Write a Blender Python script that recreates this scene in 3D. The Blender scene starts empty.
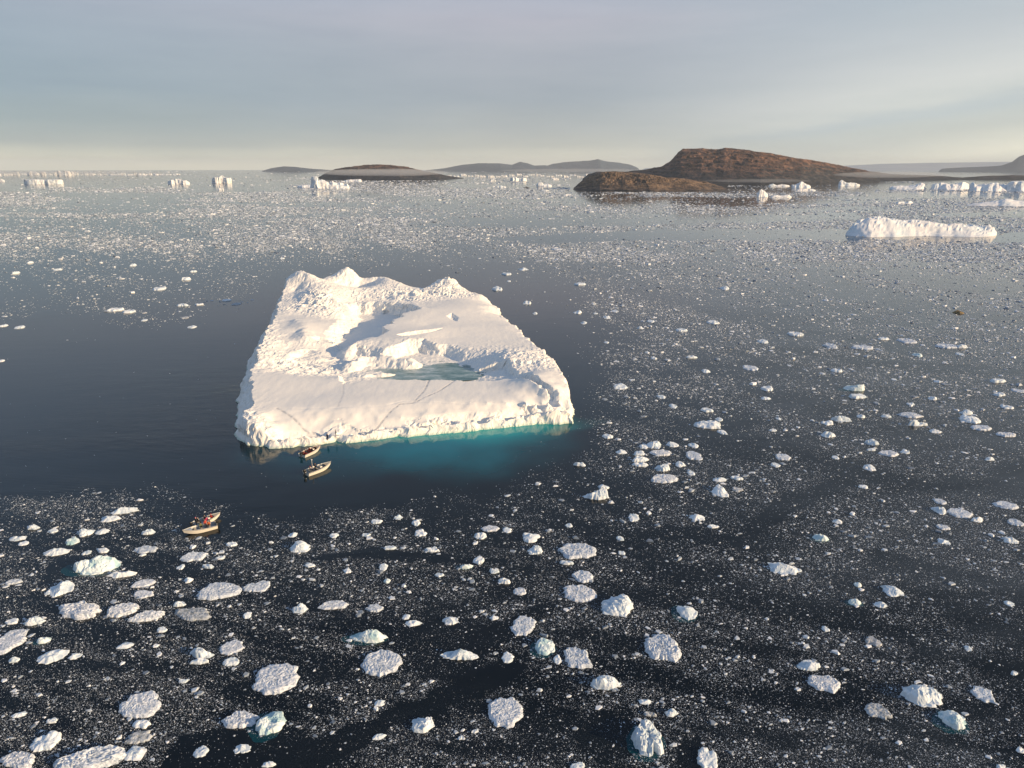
import bpy, bmesh, math, random
import numpy as np
from mathutils import Vector, Matrix

random.seed(7)
RNG = np.random.default_rng(7)
SC = bpy.context.scene
COL = SC.collection
R = math.radians

# ------------------------------------------------------------------ camera geometry
W, HH, F = 1024.0, 768.0, 700.0
CAMH = 64.0
PITCH = R(17.15)
CP, SP = math.cos(PITCH), math.sin(PITCH)


def ray(px, py):
    a = (px - W / 2) / F
    b = (HH / 2 - py) / F
    return a, CP + b * SP, -SP + b * CP


def P(px, py, h=0.0):
    """the place in the world, at height h, that the photograph shows at (px, py)"""
    dx, dy, dz = ray(px, py)
    t = (h - CAMH) / dz
    return dx * t, dy * t, h


def mpp(py, h=0.0):
    """metres per photograph pixel at the water seen at row py"""
    dx, dy, dz = ray(W / 2, py)
    return (h - CAMH) / dz / F


def sin_dep(py):
    dx, dy, dz = ray(W / 2, py)
    return -dz / math.sqrt(dy * dy + dz * dz)


def to_px(x, y, z):
    X, Y, Z = x, y, z - CAMH
    d = Y * CP - Z * SP
    u = Y * SP + Z * CP
    return W / 2 + F * X / d, HH / 2 - F * u / d


# ------------------------------------------------------------------ noise (numpy)
def _hash(ix, iy, seed):
    n = (ix.astype(np.int64) * 374761393 + iy.astype(np.int64) * 668265263 + seed * 1274126177) & 0x7FFFFFFF
    n = ((n ^ (n >> 13)) * 1274126177) & 0x7FFFFFFF
    n = n ^ (n >> 16)
    return (n & 0xFFFF) / 65535.0


def vnoise(x, y, seed=0):
    x = np.asarray(x, float); y = np.asarray(y, float)
    ix = np.floor(x); iy = np.floor(y)
    fx = x - ix; fy = y - iy
    fx = fx * fx * fx * (fx * (fx * 6 - 15) + 10); fy = fy * fy * fy * (fy * (fy * 6 - 15) + 10)
    a = _hash(ix, iy, seed); b = _hash(ix + 1, iy, seed)
    c = _hash(ix, iy + 1, seed); d = _hash(ix + 1, iy + 1, seed)
    return (a + (b - a) * fx) * (1 - fy) + (c + (d - c) * fx) * fy


def fbm(x, y, seed=0, octaves=4, gain=.5, ridged=False):
    s = 0; amp = 1; tot = 0
    x = np.asarray(x, float); y = np.asarray(y, float)
    for o in range(octaves):
        n = vnoise(x, y, seed + o * 17)
        if ridged:
            n = 1 - np.abs(2 * n - 1)
        s = s + amp * n; tot += amp
        amp *= gain
        x, y = 2.03 * (x * .8 - y * .6) + 3.1, 2.03 * (x * .6 + y * .8) + 1.7
    return s / tot


def sstep(a, b, x):
    t = np.clip((np.asarray(x, float) - a) / (b - a), 0, 1)
    return t * t * (3 - 2 * t)


def in_poly(px, py, poly):
    inside = np.zeros(np.shape(px), bool)
    n = len(poly)
    for i in range(n):
        x0, y0 = poly[i]; x1, y1 = poly[(i + 1) % n]
        if y0 == y1:
            continue
        c = ((y0 > py) != (y1 > py)) & (px < (x1 - x0) * (py - y0) / (y1 - y0) + x0)
        inside ^= c
    return inside


def seg_dist(px, py, pts, closed=True):
    d = np.full(np.shape(px), 1e9)
    n = len(pts)
    for i in range(n if closed else n - 1):
        x0, y0 = pts[i][:2]; x1, y1 = pts[(i + 1) % n][:2]
        vx, vy = x1 - x0, y1 - y0
        t = np.clip(((px - x0) * vx + (py - y0) * vy) / (vx * vx + vy * vy + 1e-12), 0, 1)
        d = np.minimum(d, np.hypot(px - x0 - t * vx, py - y0 - t * vy))
    return d


# ------------------------------------------------------------------ object helpers
def mesh_obj(name, verts, faces, mats=(), parent=None, smooth=False, mat_idx=None):
    me = bpy.data.meshes.new(name)
    verts = np.asarray(verts, np.float32)
    if isinstance(faces, np.ndarray):
        k = faces.shape[1]; nf = len(faces)
        me.vertices.add(len(verts)); me.vertices.foreach_set('co', verts.ravel())
        me.loops.add(nf * k); me.loops.foreach_set('vertex_index', faces.astype(np.int32).ravel())
        me.polygons.add(nf)
        me.polygons.foreach_set('loop_start', np.arange(0, nf * k, k, dtype=np.int32))
        me.polygons.foreach_set('loop_total', np.full(nf, k, np.int32))
        me.update(calc_edges=True)
    else:
        me.from_pydata([tuple(map(float, v)) for v in verts], [], faces)
        me.update()
    for m in (mats if isinstance(mats, (list, tuple)) else [mats]):
        me.materials.append(m)
    if mat_idx is not None:
        me.polygons.foreach_set('material_index', np.asarray(mat_idx, np.int32))
    me.polygons.foreach_set('use_smooth', np.full(len(me.polygons), bool(smooth)))
    o = bpy.data.objects.new(name, me)
    COL.objects.link(o)
    if parent is not None:
        o.parent = parent
    return o


def bm_obj(name, bm, mats=(), parent=None, smooth=False):
    me = bpy.data.meshes.new(name)
    bmesh.ops.recalc_face_normals(bm, faces=bm.faces)
    bm.to_mesh(me); bm.free()
    for m in (mats if isinstance(mats, (list, tuple)) else [mats]):
        me.materials.append(m)
    for p in me.polygons:
        p.use_smooth = smooth
    o = bpy.data.objects.new(name, me)
    COL.objects.link(o)
    if parent is not None:
        o.parent = parent
    return o


def tag(o, label=None, cat=None, group=None, kind=None):
    if label: o['label'] = label
    if cat: o['category'] = cat
    if group: o['group'] = group
    if kind: o['kind'] = kind
    return o


def empty(name, loc=(0, 0, 0), rz=0.0):
    o = bpy.data.objects.new(name, None)
    COL.objects.link(o)
    o.location = loc; o.rotation_euler = (0, 0, rz)
    o.empty_display_size = .3
    return o


def grid_faces(nu, nv, wrap=False):
    i = np.arange(nu if wrap else nu - 1); j = np.arange(nv - 1)
    I, J = np.meshgrid(i, j, indexing='ij')
    I2 = (I + 1) % nu
    a = I * nv + J; b = I2 * nv + J; c = I2 * nv + J + 1; d = I * nv + J + 1
    return np.stack([a.ravel(), b.ravel(), c.ravel(), d.ravel()], 1)


# ------------------------------------------------------------------ materials
def new_mat(name):
    m = bpy.data.materials.new(name); m.use_nodes = True
    nt = m.node_tree
    for n in list(nt.nodes): nt.nodes.remove(n)
    out = nt.nodes.new('ShaderNodeOutputMaterial')
    b = nt.nodes.new('ShaderNodeBsdfPrincipled')
    nt.links.new(b.outputs[0], out.inputs[0])
    return m, nt, b, out


def N(nt, typ, **kw):
    n = nt.nodes.new(typ)
    for k, v in kw.items():
        if k.startswith('i_'):
            key = k[2:]
            n.inputs[int(key) if key.isdigit() else key.replace('_', ' ')].default_value = v
        else:
            setattr(n, k, v)
    return n


def ramp(nt, fac, stops, interp='LINEAR'):
    r = nt.nodes.new('ShaderNodeValToRGB')
    r.color_ramp.interpolation = interp
    e = r.color_ramp.elements
    while len(e) < len(stops): e.new(.5)
    for k, (p, c) in enumerate(stops):
        e[k].position = p
        e[k].color = c if len(c) == 4 else (*c, 1)
    if fac is not None: nt.links.new(fac, r.inputs[0])
    return r


def mixc(nt, fac, a, b, mode='MIX'):
    m = nt.nodes.new('ShaderNodeMix'); m.data_type = 'RGBA'; m.blend_type = mode
    for sock, v in ((m.inputs[0], fac), (m.inputs[6], a), (m.inputs[7], b)):
        if hasattr(v, 'is_linked'): nt.links.new(v, sock)
        elif isinstance(v, (int, float)): sock.default_value = v
        else: sock.default_value = (*v, 1) if len(v) == 3 else v
    return m.outputs[2]


def math_n(nt, op, a, b=None, clamp=False):
    m = nt.nodes.new('ShaderNodeMath'); m.operation = op; m.use_clamp = clamp
    for sock, v in ((m.inputs[0], a), (m.inputs[1], b)):
        if v is None: continue
        if hasattr(v, 'is_linked'): nt.links.new(v, sock)
        else: sock.default_value = v
    return m.outputs[0]


def plain(name, rgb, rough=.5, metal=0.0, var=.08, scale=6.0, bump=0.0, spec=.5):
    m, nt, b, out = new_mat(name)
    tc = N(nt, 'ShaderNodeTexCoord')
    nz = N(nt, 'ShaderNodeTexNoise', i_Scale=scale, i_Detail=3.0)
    nt.links.new(tc.outputs['Object'], nz.inputs['Vector'])
    lo = tuple(max(0, c * (1 - var)) for c in rgb); hi = tuple(min(1, c * (1 + var)) for c in rgb)
    r = ramp(nt, nz.outputs[0], [(.3, lo), (.7, hi)])
    nt.links.new(r.outputs[0], b.inputs['Base Color'])
    b.inputs['Roughness'].default_value = rough; b.inputs['Metallic'].default_value = metal
    b.inputs['Specular IOR Level'].default_value = spec
    if bump:
        bp = N(nt, 'ShaderNodeBump', i_Strength=bump, i_Distance=.02)
        nt.links.new(nz.outputs[0], bp.inputs['Height']); nt.links.new(bp.outputs[0], b.inputs['Normal'])
    return m


def snow_material(name, base=(.86, .87, .89), low=(.70, .80, .86), blue=(.45, .68, .74), scale=.6, bump=.35, dist=.12, rim=True, blueamt=.12):
    """wind-packed snow over glacier ice: noise tint, blue bare-ice patches, wet ice at the waterline"""
    m, nt, b, out = new_mat(name)
    geo = N(nt, 'ShaderNodeNewGeometry')
    n1 = N(nt, 'ShaderNodeTexNoise', i_Scale=scale * .25, i_Detail=5.0, i_Roughness=.6)
    n2 = N(nt, 'ShaderNodeTexNoise', i_Scale=scale * 3.0, i_Detail=6.0, i_Roughness=.65)
    for n in (n1, n2): nt.links.new(geo.outputs['Position'], n.inputs['Vector'])
    r1 = ramp(nt, n1.outputs[0], [(.38, low), (.55, base)])
    r2 = ramp(nt, n2.outputs[0], [(.60, (0, 0, 0)), (.72, (1, 1, 1))])
    c = mixc(nt, math_n(nt, 'MULTIPLY', r2.outputs[0], blueamt), r1.outputs[0], blue)
    if rim:
        sx = N(nt, 'ShaderNodeSeparateXYZ'); nt.links.new(geo.outputs['Position'], sx.inputs[0])
        zn = math_n(nt, 'ADD', sx.outputs[2], math_n(nt, 'MULTIPLY', n2.outputs[0], -.5))
        rr = ramp(nt, zn, [(0.0, (1, 1, 1)), (.35, (0, 0, 0))])
        c = mixc(nt, math_n(nt, 'MULTIPLY', rr.outputs[0], .75), c, (.50, .62, .55))
    nt.links.new(c, b.inputs['Base Color'])
    b.inputs['Roughness'].default_value = .75
    b.inputs['Specular IOR Level'].default_value = .2
    bp = N(nt, 'ShaderNodeBump', i_Strength=bump, i_Distance=dist)
    nt.links.new(n2.outputs[0], bp.inputs['Height'])
    nt.links.new(bp.outputs[0], b.inputs['Normal'])
    return m


# ------------------------------------------------------------------ camera, sun, sky
cam_d = bpy.data.cameras.new('camera')
cam = bpy.data.objects.new('camera', cam_d); COL.objects.link(cam)
cam.location = (0, 0, CAMH); cam.rotation_euler = (R(90) - PITCH, 0, 0)
cam_d.sensor_width = 36; cam_d.lens = F / W * 36
cam_d.clip_start = .5; cam_d.clip_end = 150000
SC.camera = cam

SUN_AZ = R(112)      # clockwise from the viewing direction: behind the right shoulder
SUN_EL = R(15)
sd = Vector((math.sin(SUN_AZ) * math.cos(SUN_EL), math.cos(SUN_AZ) * math.cos(SUN_EL), math.sin(SUN_EL)))
sun_d = bpy.data.lights.new('sun', 'SUN'); sun_d.energy = 4.8; sun_d.angle = R(.5); sun_d.color = (1, .715, .42)
sun = bpy.data.objects.new('sun', sun_d); COL.objects.link(sun)
sun.rotation_euler = sd.to_track_quat('Z', 'Y').to_euler()

wd = bpy.data.worlds.new('World'); SC.world = wd; wd.use_nodes = True
nt = wd.node_tree
for n in list(nt.nodes): nt.nodes.remove(n)
wo = nt.nodes.new('ShaderNodeOutputWorld'); bg = nt.nodes.new('ShaderNodeBackground')
nt.links.new(bg.outputs[0], wo.inputs[0]); bg.inputs[1].default_value = .1
sky = nt.nodes.new('ShaderNodeTexSky'); sky.sky_type = 'NISHITA'; sky.sun_disc = False
sky.sun_elevation = SUN_EL; sky.sun_rotation = SUN_AZ; sky.altitude = 60
sky.air_density = 1.0; sky.dust_density = .6; sky.ozone_density = 1.5
tc = N(nt, 'ShaderNodeTexCoord')
sx = N(nt, 'ShaderNodeSeparateXYZ'); nt.links.new(tc.outputs['Generated'], sx.inputs[0])
# a high veil of cirrostratus: bands that lie along the horizon, breaking up higher and towards the sun
mp = N(nt, 'ShaderNodeMapping'); mp.inputs['Scale'].default_value = (1.2, 1.2, 9.0); mp.inputs['Rotation'].default_value = (0, R(-7), 0)
nt.links.new(tc.outputs['Generated'], mp.inputs[0])
cn = N(nt, 'ShaderNodeTexNoise', i_Scale=1.6, i_Detail=6.0, i_Roughness=.5)
nt.links.new(mp.outputs[0], cn.inputs['Vector'])
cn2 = N(nt, 'ShaderNodeTexNoise', i_Scale=4.5, i_Detail=7.0, i_Roughness=.6)
nt.links.new(mp.outputs[0], cn2.inputs['Vector'])
K = 10.0 / 1.32
def kc(r, g, b): return (r * K, g * K, b * K, 1)
LEFT = [(0.0, (.92, .87, .68)), (.012, (.66, .67, .57)), (.025, (.43, .48, .47)), (.055, (.36, .435, .46)), (.09, (.325, .41, .475)), (.14, (.345, .42, .495)), (.18, (.375, .435, .515)), (.32, (.31, .43, .60)), (.6, (.21, .30, .45)), (1.0, (.19, .27, .42))]
MID = [(0.0, (.94, .88, .71)), (.012, (.74, .72, .61)), (.025, (.58, .585, .53)), (.055, (.46, .49, .495)), (.09, (.395, .44, .485)), (.14, (.44, .465, .52)), (.18, (.50, .50, .565)), (.23, (.43, .475, .57)), (.32, (.36, .45, .58)), (.6, (.23, .30, .43)), (1.0, (.18, .26, .40))]
RIGHT = [(0.0, (.96, .93, .77)), (.012, (.78, .78, .68)), (.025, (.63, .655, .61)), (.040, (.605, .645, .62)), (.052, (.555, .615, .63)), (.064, (.67, .70, .675)), (.085, (.70, .72, .70)), (.13, (.57, .61, .635)), (.18, (.47, .535, .59)), (.32, (.40, .46, .54)), (.6, (.24, .31, .43)), (1.0, (.18, .26, .40))]
def sky_ramp(stops, fac): return ramp(nt, fac, [(p, kc(*c)) for p, c in stops]).outputs[0]
wob = math_n(nt, 'MULTIPLY', math_n(nt, 'SUBTRACT', cn.outputs[0], .5), .05)
zz = math_n(nt, 'ADD', sx.outputs[2], wob)
zt = math_n(nt, 'SUBTRACT', sx.outputs[2], math_n(nt, 'MULTIPLY', math_n(nt, 'SUBTRACT', sx.outputs[0], .42), .15))
zt = math_n(nt, 'ADD', zt, math_n(nt, 'MULTIPLY', math_n(nt, 'SUBTRACT', cn2.outputs[0], .5), .03))
lm = math_n(nt, 'SMOOTH_MIN', math_n(nt, 'MULTIPLY', math_n(nt, 'ADD', sx.outputs[0], .55), 1.9, True), 1.0)
rm = ramp(nt, math_n(nt, 'ADD', sx.outputs[0], math_n(nt, 'MULTIPLY', wob, 2.0)), [(.02, (0, 0, 0)), (.50, (1, 1, 1))], 'EASE')
veil = mixc(nt, lm, sky_ramp(LEFT, zz), sky_ramp(MID, zz))
veil = mixc(nt, rm.outputs[0], veil, sky_ramp(RIGHT, zt))
shade = ramp(nt, cn2.outputs[0], [(.3, (.95, .96, .97)), (.7, (1.05, 1.04, 1.03))])
veil = mixc(nt, 1.0, veil, shade.outputs[0], 'MULTIPLY')
vm = ramp(nt, sx.outputs[2], [(.0, (.97,) * 3), (.22, (.95,) * 3), (.5, (.85,) * 3), (.9, (.8,) * 3)])
skyc = mixc(nt, vm.outputs[0], sky.outputs[0], veil)
nt.links.new(skyc, bg.inputs[0])

SC.view_settings.view_transform = 'Standard'; SC.view_settings.look = 'None'
SC.view_settings.gamma = 1; SC.view_settings.use_curve_mapping = False
SC.view_settings.exposure = 0.4
SC.render.engine = 'CYCLES'
cy = SC.cycles
cy.max_bounces = 5; cy.diffuse_bounces = 2; cy.glossy_bounces = 3; cy.transmission_bounces = 2; cy.volume_bounces = 0
cy.use_denoising = True
try:
    cy.denoiser = 'OPENIMAGEDENOISE'; cy.denoising_input_passes = 'RGB_ALBEDO_NORMAL'
except Exception:
    pass
cy.caustics_reflective = False; cy.caustics_refractive = False
cy.sample_clamp_indirect = 4.0
# ------------------------------------------------------------------ the sea
def water_material():
    m, nt, b, out = new_mat('sea_water')
    geo = N(nt, 'ShaderNodeNewGeometry')
    pos = geo.outputs['Position']
    # turquoise glow of ice below the front face, painted into the water's colour
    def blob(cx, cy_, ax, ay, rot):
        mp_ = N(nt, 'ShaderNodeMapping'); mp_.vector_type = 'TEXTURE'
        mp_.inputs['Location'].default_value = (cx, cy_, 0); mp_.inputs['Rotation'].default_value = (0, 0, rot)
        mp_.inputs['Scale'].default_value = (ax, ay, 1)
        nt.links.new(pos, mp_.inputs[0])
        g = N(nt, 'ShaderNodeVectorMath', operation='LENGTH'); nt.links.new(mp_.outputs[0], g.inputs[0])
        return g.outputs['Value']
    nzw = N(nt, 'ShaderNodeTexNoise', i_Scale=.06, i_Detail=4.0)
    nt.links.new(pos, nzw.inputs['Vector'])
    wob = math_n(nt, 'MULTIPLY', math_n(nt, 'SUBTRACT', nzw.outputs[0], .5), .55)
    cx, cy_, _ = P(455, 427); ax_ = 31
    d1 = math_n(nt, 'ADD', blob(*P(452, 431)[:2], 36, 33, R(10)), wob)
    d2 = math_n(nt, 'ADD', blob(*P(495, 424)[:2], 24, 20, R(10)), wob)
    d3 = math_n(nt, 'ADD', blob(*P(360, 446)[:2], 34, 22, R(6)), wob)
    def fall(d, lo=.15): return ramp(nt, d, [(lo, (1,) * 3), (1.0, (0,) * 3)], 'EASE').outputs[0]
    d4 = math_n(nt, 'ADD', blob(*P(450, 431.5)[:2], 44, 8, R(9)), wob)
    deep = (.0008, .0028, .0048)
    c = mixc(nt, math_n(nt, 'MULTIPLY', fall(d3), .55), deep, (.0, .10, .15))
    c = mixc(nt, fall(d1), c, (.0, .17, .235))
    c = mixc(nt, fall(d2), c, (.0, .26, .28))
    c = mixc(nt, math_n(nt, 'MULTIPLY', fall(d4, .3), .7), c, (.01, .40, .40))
    # grease-ice film: thin grey slush drawn out in streaks over the open water on the right and in front
    sxp = N(nt, 'ShaderNodeSeparateXYZ'); nt.links.new(pos, sxp.inputs[0])
    msl = N(nt, 'ShaderNodeMapping'); msl.inputs['Rotation'].default_value = (0, 0, R(-24)); msl.inputs['Scale'].default_value = (.018, .055, 1)
    nt.links.new(pos, msl.inputs[0])
    nsl = N(nt, 'ShaderNodeTexNoise', i_Scale=1.0, i_Detail=6.0, i_Roughness=.6); nsl.inputs['Distortion'].default_value = .8
    nt.links.new(msl.outputs[0], nsl.inputs['Vector'])
    nfi = N(nt, 'ShaderNodeTexNoise', i_Scale=5.0, i_Detail=4.0, i_Roughness=.75); nt.links.new(pos, nfi.inputs['Vector'])
    streak = math_n(nt, 'MULTIPLY', ramp(nt, nsl.outputs[0], [(.40, (0,) * 3), (.62, (1,) * 3)]).outputs[0], ramp(nt, nfi.outputs[0], [(.42, (.15,) * 3), (.66, (1,) * 3)]).outputs[0])
    edge = math_n(nt, 'SUBTRACT', sxp.outputs[0], math_n(nt, 'MULTIPLY', sxp.outputs[1], .10))
    where = ramp(nt, math_n(nt, 'MULTIPLY', math_n(nt, 'SUBTRACT', edge, 8.0), .02), [(0, (0,) * 3), (1, (1,) * 3)])
    fore = ramp(nt, math_n(nt, 'MULTIPLY', math_n(nt, 'SUBTRACT', 132.0, sxp.outputs[1]), .04), [(0, (0,) * 3), (1, (.22,) * 3)])
    wh = math_n(nt, 'MAXIMUM', where.outputs[0], fore.outputs[0])
    c = mixc(nt, math_n(nt, 'MULTIPLY', math_n(nt, 'MULTIPLY', streak, wh), .6), c, (.105, .13, .155))
    lnr = N(nt, 'ShaderNodeVectorMath', operation='LENGTH'); nt.links.new(pos, lnr.inputs[0])
    rgh = ramp(nt, math_n(nt, 'MULTIPLY', lnr.outputs['Value'], .0005), [(0, (.05,) * 3), (.35, (.06,) * 3), (1, (.085,) * 3)])
    nt.links.new(rgh.outputs[0], b.inputs['Roughness'])
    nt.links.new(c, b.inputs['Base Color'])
    b.inputs['IOR'].default_value = 1.333
    # ripples: wind wavelets and a longer lazy swell, both in world space
    mpw = N(nt, 'ShaderNodeMapping'); mpw.inputs['Rotation'].default_value = (0, 0, R(-14)); mpw.inputs['Scale'].default_value = (.55, 1.3, 1)
    nt.links.new(pos, mpw.inputs[0])
    w1 = N(nt, 'ShaderNodeTexNoise', i_Scale=.85, i_Detail=3.0, i_Roughness=.55)
    w2 = N(nt, 'ShaderNodeTexNoise', i_Scale=.16, i_Detail=2.0)
    wv = N(nt, 'ShaderNodeTexWave', i_Scale=.30, i_Distortion=3.0, i_Detail=2.0)
    wv.bands_direction = 'Y'
    for w in (w1, w2, wv): nt.links.new(mpw.outputs[0], w.inputs['Vector'])
    # broad patches where the breeze roughens the surface
    pt = N(nt, 'ShaderNodeTexNoise', i_Scale=.011, i_Detail=3.0)
    nt.links.new(mpw.outputs[0], pt.inputs['Vector'])
    amt = ramp(nt, pt.outputs[0], [(.42, (.25,) * 3), (.60, (1.15,) * 3)])
    h = math_n(nt, 'ADD', math_n(nt, 'MULTIPLY', w1.outputs[0], .10), math_n(nt, 'MULTIPLY', w2.outputs[0], .30))
    # trains of wavelets run only over the open lead left of the iceberg; the brash damps them elsewhere
    lead = ramp(nt, math_n(nt, 'ADD', blob(-92, 185, 82, 85, 0), wob), [(.35, (1,) * 3), (1.0, (0,) * 3)], 'EASE').outputs[0]
    h = math_n(nt, 'ADD', h, math_n(nt, 'MULTIPLY', math_n(nt, 'MULTIPLY', wv.outputs['Fac'], .055), lead))
    h = math_n(nt, 'MULTIPLY', h, math_n(nt, 'ADD', .45, math_n(nt, 'MULTIPLY', lead, .45)))
    h = math_n(nt, 'MULTIPLY', h, amt.outputs[0])
    ln = N(nt, 'ShaderNodeVectorMath', operation='LENGTH'); nt.links.new(pos, ln.inputs[0])
    calm = math_n(nt, 'POWER', math_n(nt, 'DIVIDE', 190.0, math_n(nt, 'ADD', ln.outputs['Value'], 100.0), True), 1.5)
    h = math_n(nt, 'MULTIPLY', h, calm)
    bp = N(nt, 'ShaderNodeBump', i_Strength=1.0, i_Distance=1.0)
    nt.links.new(h, bp.inputs['Height']); nt.links.new(bp.outputs[0], b.inputs['Normal'])
    return m

sea_r = [0, 40, 80, 160, 320, 640, 1280, 2560, 5120, 10240, 17000, 25000]
sv = [(0, 0, 0)]; sf = []
NS = 64
for r_ in sea_r[1:]:
    sv += [(r_ * math.cos(2 * math.pi * k / NS), 150 + r_ * math.sin(2 * math.pi * k / NS), 0) for k in range(NS)]
sv[0] = (0, 150, 0)
for k in range(NS): sf.append((0, 1 + k, 1 + (k + 1) % NS))
for j in range(len(sea_r) - 2):
    for k in range(NS):
        a = 1 + j * NS + k; b_ = 1 + j * NS + (k + 1) % NS
        sf.append((a, a + NS, b_ + NS, b_))
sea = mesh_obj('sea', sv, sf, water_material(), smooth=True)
tag(sea, 'dark calm arctic sea strewn with drifting brash ice', 'sea', kind='structure')

HAZE_DENSITY = 3.6e-5
def haze_box():
    m = bpy.data.materials.new('haze_air'); m.use_nodes = True
    nt = m.node_tree
    for n in list(nt.nodes): nt.nodes.remove(n)
    out = nt.nodes.new('ShaderNodeOutputMaterial')
    pv = nt.nodes.new('ShaderNodeVolumePrincipled')
    pv.inputs['Color'].default_value = (.76, .87, 1.0, 1)
    pv.inputs['Density'].default_value = HAZE_DENSITY
    pv.inputs['Anisotropy'].default_value = 0.0
    nt.links.new(pv.outputs[0], out.inputs['Volume'])
    bm = bmesh.new(); bmesh.ops.create_cube(bm, size=1)
    for v in bm.verts:
        v.co.x *= 52000; v.co.y = v.co.y * 52000 + 150
        v.co.z = -1.6 if v.co.z < 0 else 330
    o = bm_obj('haze', bm, m)
    tag(o, 'thin pale haze that fades the far shores', 'haze', kind='stuff')
    return o
haze_box()
# ------------------------------------------------------------------ the great tabular iceberg
def HS(h): return h if h < 5 else 5 + (h - 5) * .72
def PB(px, py, h=0.0): return P(px, py, HS(h))
FOOT = [P(*q)[:2] for q in [(236, 425), (239, 437), (246, 444), (257, 448), (272, 449), (300, 446.5), (330, 444.5), (338, 442), (352, 444), (375, 441), (400, 438.5), (440, 434.5), (480, 431), (520, 427.5), (552, 425), (569, 423)]]
def out_of(q, ox, oy): x, y, z = PB(*q); return (x + ox, y + oy)
FOOT += [out_of((571, 412, 3.4), .8, 0), out_of((569, 392, 5), 1, 0), out_of((562, 374, 6.6), 1.2, 0), out_of((548, 357, 7), 1.2, 0), out_of((533, 343, 7.5), 1.5, 0),
         out_of((515, 325, 8.6), 1.5, 0), out_of((500, 310, 10), 1.5, .5), out_of((493, 299, 11.2), 2, 1), out_of((482, 292, 12.6), 2.5, 2), out_of((463, 284, 14.5), 3, 4),
         out_of((447, 278, 16), 2, 8), out_of((425, 285, 13.5), 0, 6), out_of((400, 282, 14), 0, 7), out_of((383, 277, 15), 0, 8), out_of((357, 272, 16.5), 0, 8),
         out_of((342, 268.5, 18), 0, 8), out_of((328, 276, 16), 0, 8), out_of((304, 272, 18.5), -3, 8), (-111, 338)]
FOOT += [P(*q)[:2] for q in [(274, 318), (266, 337), (257, 352), (249, 370), (242, 388), (237, 408)]]

CT = []   # (x, y, h, roughness)
def ct(px, py, h, r=.1): x, y, _ = PB(px, py, h); CT.append((x, y, HS(h), r))
def line(pts, n=4):
    for (a, b) in zip(pts[:-1], pts[1:]):
        for k in range(n):
            t = k / n
            ct(*[a[i] + (b[i] - a[i]) * t for i in range(4)])
    ct(*pts[-1])
# front lip, the trough behind it and the foreslope
line([(240, 418, 5.6, .6), (247, 411, 6.2, .6), (262, 414, 5.6, .5), (270, 428, 3.8, .5)], 3)
line([(243, 436, 3.6, .6), (256, 441, 3.2, .6), (266, 442, 2.4, .6)], 3)
line([(252, 428, 4.6, .7), (258, 436, 3.4, .7)], 2)
line([(266, 440, 2.7, .5), (290, 438.5, 3.1, .5), (318, 435.5, 2.9, .5), (326, 437, 1.4, .2)], 4)
line([(328, 440, .8, .1), (337, 438.5, .8, .1), (342, 437, 1.4, .2)], 2)
line([(345, 435.5, 3.0, .5), (375, 432.5, 3.3, .6), (400, 429, 3.5, .6), (420, 427, 3.3, .5), (445, 426.5, 2.0, .25), (480, 423.5, 2.0, .25), (508, 421, 2.0, .3)], 5)
line([(515, 416, 3.5, .6), (527, 414, 3.9, .7), (540, 412.5, 4.0, .7), (556, 411, 3.9, .7), (567, 411, 3.4, .5)], 3)
line([(272, 436.5, 1.8, .2), (300, 434.5, 1.4, .2), (322, 432, 1.5, .1), (333, 432, 1.8, .1), (345, 432, 1.9, .1), (372, 429.5, 1.6, .2), (400, 426.5, 1.7, .2), (440, 423.5, 2.2, .1), (480, 420, 2.2, .05), (506, 416, 2.3, .1), (525, 411.5, 2.2, .2), (550, 408, 2.5, .2), (566, 405, 3.4, .2)], 4)
line([(272, 421, 3.7, .05), (330, 420, 3.4, .0), (400, 417, 3.4, .0), (470, 412, 3.4, .0), (530, 404, 3.7, .05), (567, 398, 4.2, .1)], 3)
line([(258, 407, 5.6, .2), (275, 408.5, 5.2, .05), (330, 408, 5.1, .02), (385, 406, 5.1, .02), (410, 402.5, 5.1, .1), (470, 403, 4.8, .15), (525, 403, 4.5, .1), (560, 401, 4.5, .1)], 3)
# the plateau rising behind the crease, its broken rear rim
line([(250, 394, 6.2, .1), (300, 394, 5.8, .0), (360, 393, 5.8, .0), (430, 392, 5.6, .0), (490, 393, 5.2, .0), (540, 396, 4.9, .0)], 3)
line([(258, 372, 7.4, .4), (270, 374, 7.2, .1), (300, 377, 6.8, .1), (325, 378.5, 6.6, .1), (343, 377.5, 6.7, .2)], 3)
line([(345, 384, 6.2, .1), (352, 381, 6.5, .2), (380, 379, 6.6, .1), (410, 380, 6.4, .05), (440, 379.5, 6.2, .05), (470, 381, 6.0, .05), (492, 380.5, 6.0, .1), (511, 377.5, 6.2, .1)], 3)
# raised slab at the right corner
line([(533, 374, 9.4, .03), (540, 381, 8.8, .03), (549, 387.5, 7.8, .03), (560, 394.5, 6.2, .03)], 3)
line([(548, 371, 8.4, .05), (558, 377, 7.6, .05), (567, 389, 6.2, .05)], 3)
ct(552, 383, 7.6, .02)
# lumps along the right rim
line([(510, 357, 9.2, .9), (518, 354, 9.8, .9), (530, 354, 9.4, .9)], 3)
line([(525, 366, 7.8, .8), (540, 367, 7.8, .7)], 2)
line([(490, 344, 8.0, .2), (512, 347, 8.0, .3), (538, 348, 8.1, .4)], 3)
# the high right plateau
line([(505, 338, 7.8, .1), (525, 338, 7.6, .15)], 2)
line([(450, 338, 8.6, .0), (480, 335, 8.4, .05), (508, 326, 8.6, .1)], 3)
line([(430, 325, 9.8, .0), (460, 318, 10.0, .0), (490, 306, 10.4, .1)], 3)
line([(452, 300, 11.6, .1), (475, 297, 11.8, .2)], 2)
line([(425, 308, 11.0, .1), (440, 304, 11.4, .1)], 2)
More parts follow.
